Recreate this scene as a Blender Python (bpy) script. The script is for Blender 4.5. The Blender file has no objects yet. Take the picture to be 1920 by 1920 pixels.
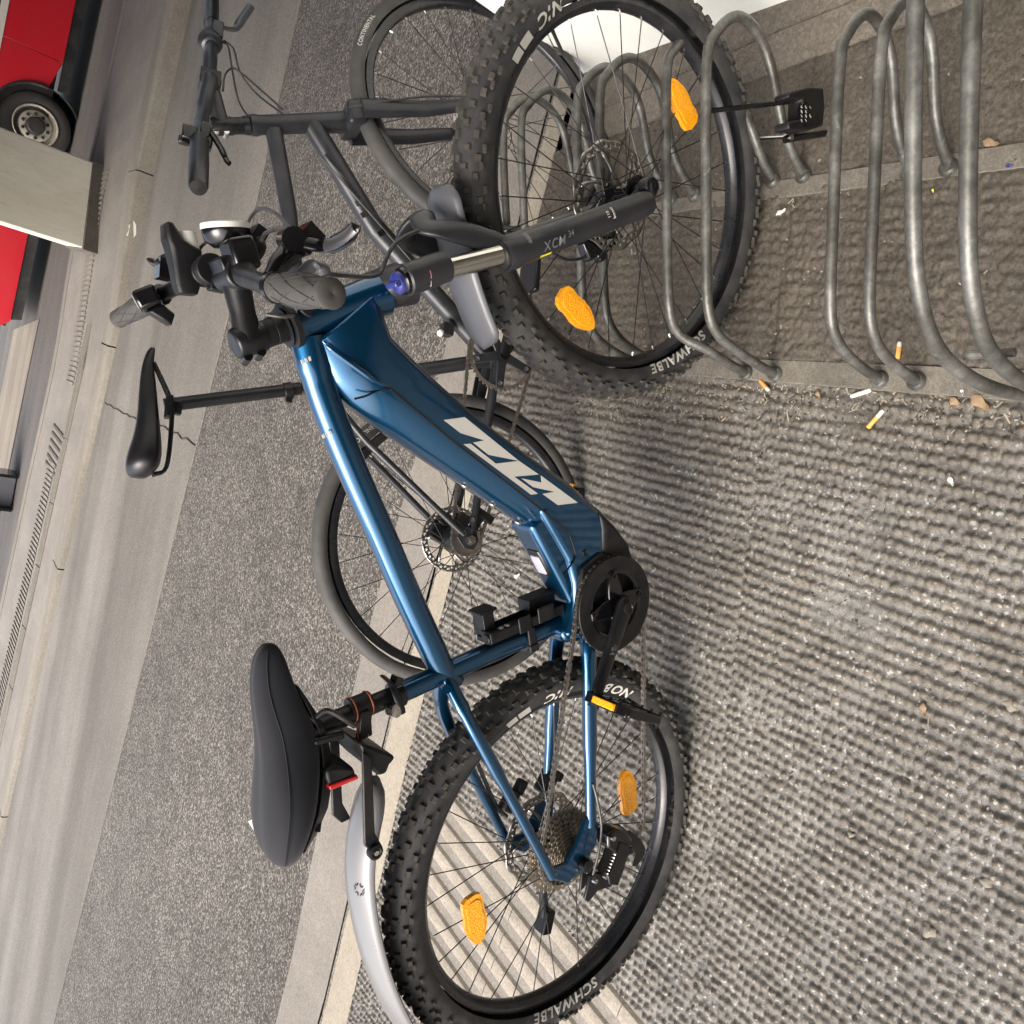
import bpy, math, random
import numpy as np
from mathutils import Vector, Matrix, Quaternion
random.seed(7); np.random.seed(7)
SC = bpy.context.scene; COL = SC.collection
PI = math.pi
# ------------------------------------------------------------------ camera, world, sun, exposure
F, CAM = 1487.018, Vector((0.629277, -1.050669, 1.516184))      # focal length in pixels of a 1920 px frame
RR = Vector((0.983816, 0.116233, 0.136365)); RD = Vector((0.179170, -0.629936, -0.755698)); RF = Vector((-0.001936, 0.767900, -0.640567))
cam = bpy.data.objects.new('camera', bpy.data.cameras.new('camera')); COL.objects.link(cam)
cam.data.sensor_width = 36; cam.data.lens = 36*F/1920; cam.data.clip_start = .02; cam.data.clip_end = 500
mw = Matrix((RD, RR, -RF)).transposed().to_4x4(); mw.translation = CAM; cam.matrix_world = mw   # the photograph lies on its side
SC.camera = cam
SUN_EL, SUN_AZ = math.radians(48), math.radians(-112)            # azimuth clockwise from +Y
w = bpy.data.worlds.new('World'); SC.world = w; w.use_nodes = True
nt = w.node_tree; bg = nt.nodes['Background']
sky = nt.nodes.new('ShaderNodeTexSky'); sky.sky_type = 'NISHITA'; sky.sun_disc = False
sky.sun_elevation = SUN_EL; sky.sun_rotation = SUN_AZ; sky.dust_density = 6; sky.air_density = 1; sky.ozone_density = .6
hs = nt.nodes.new('ShaderNodeHueSaturation'); hs.inputs['Saturation'].default_value = .72     # an overcast sky is nearly grey
nt.links.new(sky.outputs[0], hs.inputs['Color']); nt.links.new(hs.outputs[0], bg.inputs['Color'])
bg.inputs['Strength'].default_value = .15
sun = bpy.data.objects.new('sun', bpy.data.lights.new('sun', 'SUN')); COL.objects.link(sun)
sun.data.energy = 1.0; sun.data.angle = math.radians(38); sun.data.color = (1, .99, .975)
sd = Vector((math.sin(SUN_AZ)*math.cos(SUN_EL), math.cos(SUN_AZ)*math.cos(SUN_EL), math.sin(SUN_EL)))
sun.rotation_euler = sd.to_track_quat('Z', 'Y').to_euler()
SC.view_settings.view_transform = 'Standard'; SC.view_settings.look = 'None'; SC.view_settings.gamma = 1
SC.view_settings.exposure = 1.42
SC.cycles.max_bounces = 6
# ------------------------------------------------------------------ geometry helpers
def V(*a): return Vector(a)
class MB:
    def __init__(s): s.v = []; s.f = []; s.m = []; s.mi = 0
    def add(s, vs, fs):
        b = len(s.v); s.v += [tuple(p) for p in vs]; s.f += [tuple(i+b for i in f) for f in fs]; s.m += [s.mi]*len(fs); return s
    def tube(s, pts, r, n=10, caps=True, flat=None, closed=False):
        """sweep along pts; r = radius or list; flat = (factor, reference vector): squash across the reference"""
        P = [Vector(p) for p in pts]; k = len(P)
        rs = r if isinstance(r, (list, tuple)) else [r]*k
        T = []
        for i in range(k):
            a = P[i-1] if (i > 0 or closed) else P[i]; b = P[(i+1) % k] if (i < k-1 or closed) else P[i]
            T.append((b-a).normalized())
        ref = Vector(flat[1]) if flat else (V(0, 0, 1) if abs(T[0].z) < .9 else V(1, 0, 0))
        U = (ref - T[0]*ref.dot(T[0])).normalized(); vs = []
        for i in range(k):
            U = ((ref if flat else U) - T[i]*(ref if flat else U).dot(T[i])).normalized(); W = T[i].cross(U)
            fa = flat[0] if flat else 1
            for j in range(n):
                t = 2*PI*j/n; vs.append(P[i] + U*(rs[i]*math.cos(t)) + W*(rs[i]*fa*math.sin(t)))
        fs = []
        for i in range(k if closed else k-1):
            i2 = (i+1) % k
            for j in range(n): fs.append((i*n+j, i*n+(j+1) % n, i2*n+(j+1) % n, i2*n+j))
        if caps and not closed: fs.append(tuple(range(n-1, -1, -1))); fs.append(tuple((k-1)*n+j for j in range(n)))
        return s.add(vs, fs)
    def lathe(s, prof, O, A, n=24, closed=False, caps=True):
        """prof = [(offset along axis, radius)]"""
        O = Vector(O); A = Vector(A).normalized(); U = A.orthogonal().normalized(); W = A.cross(U)
        if abs(A.y) > .99: U = V(1, 0, 0); W = A.cross(U)
        k = len(prof); vs = []; fs = []
        for t, r in prof:
            for j in range(n):
                a = 2*PI*j/n; vs.append(O + A*t + U*(r*math.cos(a)) + W*(r*math.sin(a)))
        for i in range(k if closed else k-1):
            i2 = (i+1) % k
            for j in range(n): fs.append((i*n+j, i*n+(j+1) % n, i2*n+(j+1) % n, i2*n+j))
        if not closed and caps:
            if prof[0][1] > 1e-6: fs.append(tuple(range(n-1, -1, -1)))
            if prof[-1][1] > 1e-6: fs.append(tuple((k-1)*n+j for j in range(n)))
        return s.add(vs, fs)
    def prism(s, poly, O, U, W, N, d0, d1):
        O, U, W, N = Vector(O), Vector(U), Vector(W), Vector(N); k = len(poly)
        vs = [O+U*a+W*b+N*d0 for a, b in poly]+[O+U*a+W*b+N*d1 for a, b in poly]
        fs = [tuple(range(k-1, -1, -1)), tuple(range(k, 2*k))]+[(i, (i+1) % k, k+(i+1) % k, k+i) for i in range(k)]
        return s.add(vs, fs)
    def slab(s, P, y0, y1):
        """polygon of local (x, z) points, extruded across the bicycle from y0 to y1"""
        return s.prism([(p[0], p[-1]) for p in P], V(0, 0, 0), V(1, 0, 0), V(0, 0, 1), V(0, 1, 0), y0, y1)
    def box(s, c, d, R=None):
        c = Vector(c); R = R or Matrix.Identity(3)
        vs = [c+R @ Vector((x*d[0]/2, y*d[1]/2, z*d[2]/2)) for x in (-1, 1) for y in (-1, 1) for z in (-1, 1)]
        return s.add(vs, [(0, 1, 3, 2), (4, 6, 7, 5), (0, 4, 5, 1), (2, 3, 7, 6), (0, 2, 6, 4), (1, 5, 7, 3)])
    def ball(s, c, r, n=10):
        return s.lathe([(-r*math.cos(PI*i/8), max(r*math.sin(PI*i/8), 1e-7)) for i in range(9)], c, V(0, 0, 1), n)
    def loft(s, rings, caps=True):
        n = len(rings[0]); vs = [p for r in rings for p in r]; fs = []
        for i in range(len(rings)-1):
            for j in range(n): fs.append((i*n+j, i*n+(j+1) % n, (i+1)*n+(j+1) % n, (i+1)*n+j))
        if caps: fs.append(tuple(range(n-1, -1, -1))); fs.append(tuple((len(rings)-1)*n+j for j in range(n)))
        return s.add(vs, fs)
def curve(P, k=6, closed=False):
    P = [Vector(p) for p in P]; n = len(P); out = []
    for i in range(n if closed else n-1):
        a, b, c, d = (P[(i-1) % n] if closed or i > 0 else P[0]*2-P[1]), P[i], P[(i+1) % n], (P[(i+2) % n] if closed or i+2 < n else P[-1]*2-P[-2])
        for j in range(k):
            t = j/k; out.append(.5*((2*b)+(c-a)*t+(2*a-5*b+4*c-d)*t*t+(3*b-a-3*c+d)*t**3))
    if not closed: out.append(P[-1])
    return out
def lerp(a, b, n): return [a+(b-a)*i/(n-1) for i in range(n)]
def fix_normals(me):
    import bmesh
    bm = bmesh.new(); bm.from_mesh(me); bmesh.ops.recalc_face_normals(bm, faces=bm.faces); bm.to_mesh(me); bm.free()
def mesh(mb, mats, ang=40, name='mesh'):
    me = bpy.data.meshes.new(name); me.from_pydata(mb.v, [], mb.f)
    for m in (mats if isinstance(mats, (list, tuple)) else [mats]): me.materials.append(m)
    if max(mb.m or [0]) > 0: me.polygons.foreach_set('material_index', mb.m)
    fix_normals(me); me.shade_smooth(); me.set_sharp_from_angle(angle=math.radians(ang)); return me
def link(name, me, parent=None, M=None):
    o = bpy.data.objects.new(name, me); COL.objects.link(o)
    if parent: o.parent = parent
    if M is not None: o.matrix_local = M
    return o
def obj(name, mb, mats, parent=None, bevel=0, solid=0, ang=40, M=None, seg=2, sub=0):
    o = link(name, mesh(mb, mats, ang, name), parent, M)
    if solid:
        m = o.modifiers.new('solid', 'SOLIDIFY'); m.thickness = solid; m.offset = 0
    if bevel:
        m = o.modifiers.new('bevel', 'BEVEL'); m.width = bevel; m.segments = seg; m.limit_method = 'ANGLE'; m.angle_limit = math.radians(35); m.harden_normals = False
    if sub:
        m = o.modifiers.new('sub', 'SUBSURF'); m.levels = sub; m.render_levels = sub
    return o
def tag(o, label, cat, group=None):
    o['label'] = label; o['category'] = cat
    if group: o['group'] = group
    return o
def struct(o): o['kind'] = 'structure'; return o
def thing(name, label, cat, M=None, group=None):
    o = bpy.data.objects.new(name, None); COL.objects.link(o); o.empty_display_size = .1
    if M is not None: o.matrix_world = M
    return tag(o, label, cat, group)
# ------------------------------------------------------------------ places: a photograph pixel meets a known plane
def ray(px, py): return RR*((960-py)/F)+RD*((px-960)/F)+RF
def hit(px, py, O, N): d = ray(px, py); return CAM+d*((O-CAM).dot(N)/d.dot(N))
BF, BN, BU, BO = V(.994746, .000392, .102370), V(.001936, .999742, -.022635), V(-.102352, .022714, .994489), V(.038075, .000045, .001953)
CF, CN, CU, CO = V(.993011, .103901, .055975), V(-.087471, .966337, -.241953), V(-.079230, .235366, .968672), V(.566226, .390514, .055545)
def E(px, py, y=0):
    p = hit(px, py, BO+BN*y, BN)-BO; return V(p.dot(BF), y, p.dot(BU))
def E2(px, py, y=0):
    p = hit(px, py, CO+CN*y, CN)-CO; return V(p.dot(CF), y, p.dot(CU))
def frame(f, n, u, o):
    m = Matrix((f, n, u)).transposed().to_4x4(); m.translation = o; return m
def Hn(x, y):
    h = np.where(x < .9, .103*np.maximum(x, -1.3), .0927+.075*(1-np.exp(-np.maximum(x-.9, 0)/.7)))
    return h*np.clip(1-np.maximum(y, 0)/3.2, 0, 1)
def H(x, y): return float(Hn(np.float64(x), np.float64(y)))
def G(px, py, dz=0):
    z = 0
    for _ in range(40):
        h = hit(px, py, V(0, 0, z), V(0, 0, 1)); z = .5*z+.5*(H(h.x, h.y)+dz)
    return V(h.x, h.y, H(h.x, h.y)+dz)
# ------------------------------------------------------------------ materials
class NT:
    def __init__(s, name):
        s.m = bpy.data.materials.new(name); s.m.use_nodes = True; s.t = s.m.node_tree; s.b = s.t.nodes['Principled BSDF']
        s.co = s.t.nodes.new('ShaderNodeTexCoord').outputs['Object']
    def n(s, ty, ins=None, **kw):
        x = s.t.nodes.new(ty)
        for k, v in kw.items(): setattr(x, k, v)
        for k, v in (ins or {}).items():
            if hasattr(v, 'is_output'): s.t.links.new(v, x.inputs[k])
            else: x.inputs[k].default_value = v
        return x
    def noise(s, sc, det=4, rough=.6, co=None, out='Fac'):
        return s.n('ShaderNodeTexNoise', {'Scale': sc, 'Detail': det, 'Roughness': rough, 'Vector': co or s.co}).outputs[out]
    def ramp(s, f, stops):
        r = s.n('ShaderNodeValToRGB', {'Fac': f}); e = r.color_ramp.elements
        while len(e) < len(stops): e.new(.5)
        for q, (p, c) in zip(e, stops): q.position = p; q.color = (*c, 1) if len(c) == 3 else c
        return r.outputs['Color']
    def mix(s, f, a, b, mode='MIX'):
        x = s.n('ShaderNodeMix', data_type='RGBA', blend_type=mode)
        for k, v in (('Factor', f), ('A', a), ('B', b)):
            i = [q for q in x.inputs if q.name == k and (q.type == ('VALUE' if k == 'Factor' else 'RGBA'))][0]
            if hasattr(v, 'is_output'): s.t.links.new(v, i)
            else: i.default_value = v if k == 'Factor' else (*v, 1)
        return [q for q in x.outputs if q.type == 'RGBA'][0]
    def set(s, **kw):
        for k, v in kw.items():
            k = k.replace('_', ' ')
            if hasattr(v, 'is_output'): s.t.links.new(v, s.b.inputs[k])
            else: s.b.inputs[k].default_value = (*v, 1) if isinstance(v, tuple) and len(v) == 3 else v
        return s
    def bump(s, h, st=.3, d=.002):
        s.t.links.new(s.n('ShaderNodeBump', {'Height': h, 'Strength': st, 'Distance': d}).outputs[0], s.b.inputs['Normal']); return s
    def scaled(s, sx, sy, sz, rz=0):
        return s.n('ShaderNodeMapping', {'Vector': s.co, 'Scale': (sx, sy, sz), 'Rotation': (0, 0, rz)}).outputs[0]
def dust(name, base, rough=.5, metal=0, amt=.25, tint=(.20, .18, .15), sc=30, coat=0, bump=0, spec=.5):
    t = NT(name); f = t.ramp(t.noise(sc, 6, .65), [(.42, (0, 0, 0)), (.75, (amt, amt, amt))])
    t.set(Base_Color=t.mix(f, base, tint), Metallic=metal, Coat_Weight=coat, Coat_Roughness=.08)
    t.b.inputs['Specular IOR Level'].default_value = spec
    r = t.n('ShaderNodeMath', {0: t.noise(sc*2.3, 3), 1: .22}, operation='MULTIPLY').outputs[0]
    t.set(Roughness=t.n('ShaderNodeMath', {0: r, 1: rough-.11}, operation='ADD').outputs[0])
    if bump: t.bump(t.noise(sc*14, 3), bump, .0008)
    return t.m
M = {}
M['black'] = dust('satin_black_paint', (.0042, .0046, .0058), .36, amt=.04, sc=22, spec=.4)
M['gloss'] = dust('gloss_black', (.004, .004, .005), .16, amt=.02, sc=25)
M['plastic'] = dust('black_plastic', (.0045, .0045, .0055), .48, amt=.06, sc=28, bump=.15, spec=.32)
M['fork'] = dust('matt_black_fork', (.0165, .0175, .021), .42, amt=.06, sc=14, bump=.05, spec=.45)
M['rubber'] = dust('tyre_rubber', (.019, .0195, .021), .66, amt=.45, tint=(.10, .093, .08), sc=26, bump=.12)
M['knob'] = dust('dusty_tread', (.030, .028, .025), .9, amt=.55, tint=(.10, .086, .066), sc=16, bump=.25)
M['rim'] = dust('black_rim', (.010, .011, .014), .30, amt=.10, sc=20)
M['spoke'] = dust('black_spoke', (.020, .020, .022), .35, .6, amt=.1)
M['steel'] = dust('steel', (.55, .54, .52), .28, 1, amt=.15, tint=(.25, .23, .2), sc=40)
M['disc'] = dust('brake_disc_steel', (.42, .40, .37), .32, 1, amt=.3, tint=(.22, .19, .16), sc=60)
M['cog'] = dust('oily_cogs', (.42, .37, .31), .34, .9, amt=.35, tint=(.10, .085, .07), sc=60)
M['chain'] = dust('oily_chain', (.36, .33, .29), .36, .95, amt=.4, tint=(.10, .09, .075), sc=90)
M['chrome'] = dust('chrome_stanchion', (.60, .59, .55), .13, 1, amt=.05)
M['grip'] = dust('grey_rubber_grip', (.042, .040, .037), .75, amt=.3, tint=(.10, .092, .08), sc=60, bump=.3)
M['cable'] = dust('cable_housing', (.016, .016, .018), .40)
M['grey'] = dust('matt_grey_guard', (.085, .088, .10), .38, amt=.12, sc=12)
M['guard'] = dust('silver_grey_guard', (.135, .137, .142), .30, amt=.08, sc=10, coat=.3)
M['patch'] = dust('grey_print', (.13, .13, .135), .5, amt=.05)
M['white'] = dust('white_print', (.62, .60, .55), .55, amt=.12)
M['logo'] = dust('light_grey_print', (.46, .45, .41), .5, amt=.05)
M['red'] = dust('red_plastic', (.45, .008, .015), .3)
M['orange_thread'] = dust('orange_thread', (.42, .10, .035), .7)
M['blueknob'] = dust('blue_anodised_knob', (.025, .035, .22), .3, .3)
M['yellow'] = dust('yellow_print', (.65, .60, .02), .5)
M['pink'] = dust('pink_sticker', (.45, .16, .20), .5)
M['lens'] = dust('pale_lens', (.72, .72, .66), .2)
M['lavender'] = dust('pale_port_cover', (.36, .36, .44), .45)
def blue():
    t = NT('blue_metallic_paint')
    lw = t.n('ShaderNodeLayerWeight', {'Blend': .28}).outputs['Facing']
    fl = t.noise(900, 2)
    base = t.ramp(lw, [(0, (.001, .058, .138)), (.55, (.0015, .040, .104)), (1, (.055, .03, .12))])
    base = t.mix(t.ramp(fl, [(.45, (0, 0, 0)), (.7, (.22, .22, .22))]), base, (.008, .12, .25))
    t.set(Base_Color=base, Metallic=.80, Roughness=.30, Coat_Weight=1.0, Coat_Roughness=.05)
    return t.m
M['blue'] = blue()
def reflector():
    t = NT('orange_reflector'); v = t.n('ShaderNodeTexVoronoi', {'Scale': 330, 'Vector': t.co}).outputs['Distance']
    t.set(Base_Color=t.mix(t.ramp(v, [(.3, (0, 0, 0)), (.8, (1, 1, 1))]), (1.0, .45, .008), (.98, .33, .005)), Roughness=.14, Coat_Weight=1.0, Coat_Roughness=.03)
    t.bump(v, .45, .002); t.b.inputs['Subsurface Weight'].default_value = .25; t.b.inputs['Subsurface Radius'].default_value = (.01, .004, .001)
    return t.m
M['reflector'] = reflector()
def saddle_cloth():
    t = NT('saddle_cloth'); n = t.noise(900, 2)
    t.set(Base_Color=t.mix(t.noise(14, 5), (.0075, .0082, .0115), (.012, .013, .017)), Roughness=.8, Sheen_Weight=.12, Sheen_Roughness=.45)
    t.bump(n, .25, .0006); t.b.inputs['Specular IOR Level'].default_value = .25; return t.m
M['saddle'] = saddle_cloth()
def speckled(name, cols, sc, rough=.9, big=None, bump=.6, streak=None, det=6):
    """aggregate speckle: stones of several tones with grit between them"""
    t = NT(name)
    v = t.n('ShaderNodeTexVoronoi', {'Scale': sc, 'Vector': t.co, 'Randomness': 1.0})
    val = t.n('ShaderNodeSeparateColor', {'Color': v.outputs['Color']}).outputs[0]
    c = t.ramp(val, [(i/(len(cols)-1), q) for i, q in enumerate(cols)])
    fine = t.noise(sc*2.2, 3, .7)
    c = t.mix(t.ramp(fine, [(.35, (.0, .0, .0)), (.7, (.40, .40, .40))]), c, cols[len(cols)//2], 'MIX')
    if big:
        for s_, lo, hi in big:
            k = t.ramp(t.noise(s_, det, .6), [(.3, (lo,)*3), (.7, (hi,)*3)])
            c = t.mix(1.0, c, k, 'MULTIPLY')
    if streak:
        sx, sy, rz, lo, hi = streak
        k = t.ramp(t.noise(1.0, 5, .55, t.scaled(sx, sy, 1, rz)), [(.35, lo), (.65, hi)])
        c = t.mix(1.0, c, k, 'MULTIPLY')
    t.set(Base_Color=c, Roughness=rough)
    t.bump(t.n('ShaderNodeMath', {0: v.outputs['Distance'], 1: fine}, operation='ADD').outputs[0], bump, .003); return t.m
# ------------------------------------------------------------------ setting: materials
M['asphalt'] = speckled('speckled_asphalt', [(.014, .0125, .011), (.038, .0335, .029), (.074, .066, .0575), (.128, .116, .101), (.29, .27, .24)], 150, .92, big=[(.9, .74, 1.2), (5, .82, 1.14), (28, .85, 1.12)], bump=.7)
M['lane'] = speckled('worn_lane', [(.085, .079, .071), (.115, .107, .096), (.135, .126, .114), (.185, .174, .159)], 170, .88, big=[(1.3, .86, 1.12)], bump=.3,
                     streak=(.10, 1.5, math.radians(10), (.74, .72, .68), (1.30, 1.29, 1.26)))
M['road'] = speckled('far_road', [(.046, .043, .040), (.066, .062, .057), (.088, .082, .076), (.12, .113, .105)], 110, .85, big=[(.5, .85, 1.12)], bump=.25,
                     streak=(.05, 1.3, math.radians(10), (.70, .68, .68), (1.25, 1.22, 1.18)))
M['gutter'] = speckled('gutter_concrete', [(.15, .128, .098), (.175, .15, .116), (.20, .175, .137)], 60, .8, big=[(1.2, .85, 1.1)], bump=.15,
                       streak=(.04, 4, math.radians(8), (.80, .79, .78), (1.14, 1.14, 1.14)))
M['kerb'] = speckled('kerb_stone', [(.14, .126, .105), (.165, .150, .126), (.185, .169, .143), (.21, .194, .166)], 120, .85, big=[(.9, .86, 1.08), (9, .92, 1.06)], bump=.2,
                     streak=(.12, 5, math.radians(10), (.86, .85, .82), (1.10, 1.1, 1.1)))
M['slab'] = speckled('worn_concrete', [(.13, .117, .10), (.16, .145, .125), (.182, .165, .143), (.215, .196, .173)], 190, .85, big=[(2.2, .86, 1.1), (14, .93, 1.06)], bump=.2,
                     streak=(4, .5, 0, (.93, .93, .93), (1.07, 1.07, 1.07)))
M['beige'] = speckled('beige_edging', [(.22, .19, .145), (.265, .235, .185), (.30, .268, .215)], 160, .85, big=[(3, .86, 1.08), (22, .94, 1.05)], bump=.2)
M['rib'] = speckled('rib_concrete', [(.20, .175, .14), (.245, .218, .178), (.275, .247, .205), (.31, .28, .235)], 210, .85, big=[(4, .84, 1.08), (30, .93, 1.05)], bump=.25,
                    streak=(16, 3, .27, (.9, .89, .87), (1.07, 1.07, 1.07)))
M['grit'] = speckled('grit', [(.05, .045, .038), (.12, .105, .09), (.20, .18, .15), (.28, .26, .23)], 150, .95, bump=1.0)
M['soil'] = speckled('dirty_gutter', [(.022, .017, .012), (.036, .029, .021), (.05, .041, .030), (.085, .072, .053)], 230, .95, big=[(5, .7, 1.2), (24, .8, 1.2)], bump=.8)
M['plinth'] = speckled('stained_plinth', [(.085, .071, .057), (.105, .089, .072), (.125, .108, .09), (.16, .142, .12)], 200, .85, big=[(5, .75, 1.15), (30, .85, 1.1)], bump=.5)
M['rail'] = speckled('weathered_rail', [(.095, .085, .067), (.115, .103, .083), (.135, .122, .10), (.16, .148, .124)], 300, .7, big=[(10, .75, 1.12), (40, .85, 1.12)], bump=.3)
def galv():
    t = NT('weathered_galvanised_tube')
    a = t.ramp(t.noise(9, 6, .7), [(.34, (.062, .061, .054)), (.5, (.122, .122, .112)), (.68, (.22, .22, .21))])
    s = t.ramp(t.noise(60, 5, .75), [(.40, (.72, .72, .72)), (.62, (1.12, 1.12, 1.10))])
    c = t.mix(1.0, a, s, 'MULTIPLY')
    c = t.mix(t.ramp(t.noise(26, 6, .8), [(.60, (0, 0, 0)), (.70, (.7, .7, .7))]), c, (.36, .36, .33))
    c = t.mix(t.ramp(t.noise(34, 6, .8), [(.60, (0, 0, 0)), (.72, (.6, .6, .6))]), c, (.055, .05, .032))
    t.set(Base_Color=c, Metallic=.5, Roughness=.44); t.bump(t.noise(160, 4), .25, .0008); return t.m
M['galv'] = galv()
def beads():
    """colour of the beaded paving: tan beads, grey cement between them (by real height), dirt near the rack"""
    t = NT('beaded_paving')
    a = t.n('ShaderNodeAttribute', attribute_name='bead').outputs['Color']
    s = t.n('ShaderNodeSeparateColor', {'Color': a}).outputs
    cem = t.mix(t.ramp(t.noise(9, 5, .65), [(.38, (0, 0, 0)), (.62, (1, 1, 1))]), (.078, .075, .069), (.160, .157, .149))
    bead = t.mix(t.noise(120, 4, .7), (.098, .085, .068), (.146, .130, .107))
    c = t.mix(t.ramp(s[0], [(.30, (0, 0, 0)), (.75, (1, 1, 1))]), cem, bead)
    c = t.mix(1.0, c, t.ramp(t.noise(420, 3, .7), [(.28, (.40, .40, .40)), (.72, (1.55, 1.53, 1.50))]), 'MULTIPLY')
    c = t.mix(1.0, c, t.ramp(t.noise(2.6, 4), [(.3, (.86, .86, .87)), (.7, (1.10, 1.09, 1.06))]), 'MULTIPLY')
    fk_ = t.n('ShaderNodeTexVoronoi', {'Scale': 210, 'Vector': t.co}).outputs
    pick = t.n('ShaderNodeSeparateColor', {'Color': fk_['Color']}).outputs[0]
    c = t.mix(t.ramp(pick, [(.945, (0, 0, 0)), (.965, (.65, .65, .65))]), c, (.34, .33, .31))
    c = t.mix(t.ramp(pick, [(.0, (.75, .75, .75)), (.16, (0, 0, 0))]), c, (.05, .042, .034))
    dirt = t.mix(t.ramp(t.noise(150, 5, .8), [(.35, (0, 0, 0)), (.65, (1, 1, 1))]), (.018, .014, .010), (.105, .088, .066))
    n = t.n('ShaderNodeMath', {0: t.noise(12, 5), 1: .55}, operation='MULTIPLY').outputs[0]
    k = t.n('ShaderNodeMath', {0: s[1], 1: n}, operation='ADD').outputs[0]
    c = t.mix(t.ramp(k, [(.36, (0, 0, 0)), (.92, (.95, .95, .95))]), c, dirt)
    t.set(Base_Color=c, Roughness=.66); t.bump(t.noise(500, 4, .8), .6, .0014); return t.m
M['beads'] = beads()
# ------------------------------------------------------------------ ground sheets
def interp(line, x):
    return float(np.interp(x, [p[0] for p in line], [p[1] for p in line]))
def xs(a, b, st): n = max(2, int(abs(b-a)/st)+1); return lerp(a, b, n)
def sheet(name, lo, hi, x0, x1, dz, mat, rows=4, st=.25, zf=None):
    """ground strip between two edge lines y = lo(x) and y = hi(x)"""
    mb = MB(); X = xs(x0, x1, st); vs = []; fs = []
    for x in X:
        a, b = lo(x), hi(x)
        for j in range(rows+1):
            y = a+(b-a)*j/rows; vs.append((x, y, (zf(x, y) if zf else H(x, y))+dz))
    r = rows+1
    for i in range(len(X)-1):
        for j in range(rows): fs.append((i*r+j, (i+1)*r+j, (i+1)*r+j+1, i*r+j+1))
    mb.add(vs, fs); o = struct(obj(name, mb, mat)); return o
MAT = [(-8, 2.75), (-3, 1.93), (-1.516, 1.703), (-.76, 1.612), (-.022, 1.465), (.277, 1.394), (.705, 1.283), (1.036, 1.182), (1.7, 1.05), (4, .65)]
GR1 = [(-8, 2.42), (-1.337, 1.408), (-1.064, 1.363), (-.178, 1.221), (-.014, 1.19), (.284, 1.076), (1.0, .93), (1.8, .79), (4, .4)]
GR2 = [(-8, 2.25), (-1.2, 1.235), (-.454, 1.112), (-.219, 1.075), (.002, 1.028), (.201, 1.004), (.381, .961), (1.0, .845), (1.8, .70), (4, .3)]
STR = [(-14, 6.2), (-3.185, 4.427), (-.772, 3.953), (1.15, 3.595), (1.998, 3.432), (3.178, 3.30), (14, 1.6)]
KB = [(-14, 9.05), (-3.067, 7.008), (-1.594, 6.71), (-.563, 6.505), (1.318, 6.09), (2.716, 5.881), (4.064, 5.667), (14, 4.05)]
f = lambda L: (lambda x: interp(L, x))
kh = lambda x: float(np.interp(x, [-20, 1.3, 2.73, 20], [.045, .045, .13, .13]))
base = MB(); base.add([(-120, -60, -.35), (120, -60, -.35), (120, 180, -.35), (-120, 180, -.35)], [(0, 1, 2, 3)]); struct(obj('ground', base, M['road']))
sheet('asphalt_path', f(MAT), f(STR), -8, 4, 0, M['asphalt'], 8)
sheet('asphalt_path', lambda x: interp(MAT, 4)-.3*(x-4), f(STR), 4, 14, 0, M['asphalt'], 4, 1)
sheet('cycle_lane', f(STR), f(KB), -14, 14, 0, M['lane'], 4, .5)
sheet('concrete_strip', lambda x: interp(GR1, x)+.012, f(MAT), -8, 4, .004, M['slab'], 2)
sheet('grit_joint', lambda x: interp(GR2, x)+.155 if 0 else interp(GR1, x)-.012, lambda x: interp(GR1, x)+.012, -8, 4, -.002, M['grit'], 1, .05)
sheet('edging_strip', f(GR2), lambda x: interp(GR1, x)-.012, -8, 4, .006, M['beige'], 2)
# thin raised joint between asphalt and lane, cracked joints across the lane
mb = MB(); mb.tube([(x, interp(STR, x), H(x, interp(STR, x))+.001) for x in xs(-14, 14, .5)], .008, 5); struct(obj('lane_joint', mb, M['lane']))
crk = dust('crack_filler', (.055, .047, .038), .9)
for P in ([(.90, 6.12), (.81, 5.26), (.757, 4.48), (.674, 3.68)], [(-4.6, 7.2), (-4.75, 6.0), (-4.9, 4.8)]):
    q = curve([(x, y, .002) for x, y in P], 8); q = [(p.x+random.uniform(-.012, .012), p.y, p.z) for p in q]
    mb = MB(); mb.tube(q, .0055, 5, flat=(1, (0, 0, 1))); struct(obj('expansion_joint', mb, crk))
# --- kerbed island: kerb stones, tactile ribs, drain slots
ISB = [(-14, 11.3), (-1.679, 9.1), (.026, 8.80), (2.186, 8.302), (3.314, 7.95), (14, 6.0)]
sheet('traffic_island', lambda x: interp(KB, x)+.30, f(ISB), -14, 14, -.002, M['slab'], 5, .4, zf=lambda x, y: kh(x))
joints = [-14, -8, -5.3, -2.9, -.555, 1.355, 2.73, 4.6, 6.5, 9, 14]
ks = struct(bpy.data.objects.new('kerb', None)); COL.objects.link(ks)
for a, b in zip(joints[:-1], joints[1:]):
    rings = []
    for x in xs(a+.006, b-.006, .4):
        y = interp(KB, x); h = kh(x)
        rings.append([V(x, y, -.1), V(x, y+.004, h*.80), V(x, y+.018, h*.97), V(x+.0, y+.035, h+.002), V(x+.04, y+.30, h+.002), V(x+.04, y+.30, -.1)])
    mb = MB(); mb.loft(rings); o = obj('kerb_stone', mb, M['kerb'], ks, ang=60)
chip = MB(); c = V(2.28, 5.965, .065)
chip.prism([(-.06, -.02), (-.02, -.035), (.05, -.02), (.075, .0), (.03, .03), (.0, .022), (-.05, .03)], c, V(.98, -.17, 0), V(0, .12, 1).normalized(), V(-.17, -1, .1).normalized(), -.03, .014)
obj('paint_chip', chip, M['white'], ks)
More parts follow.
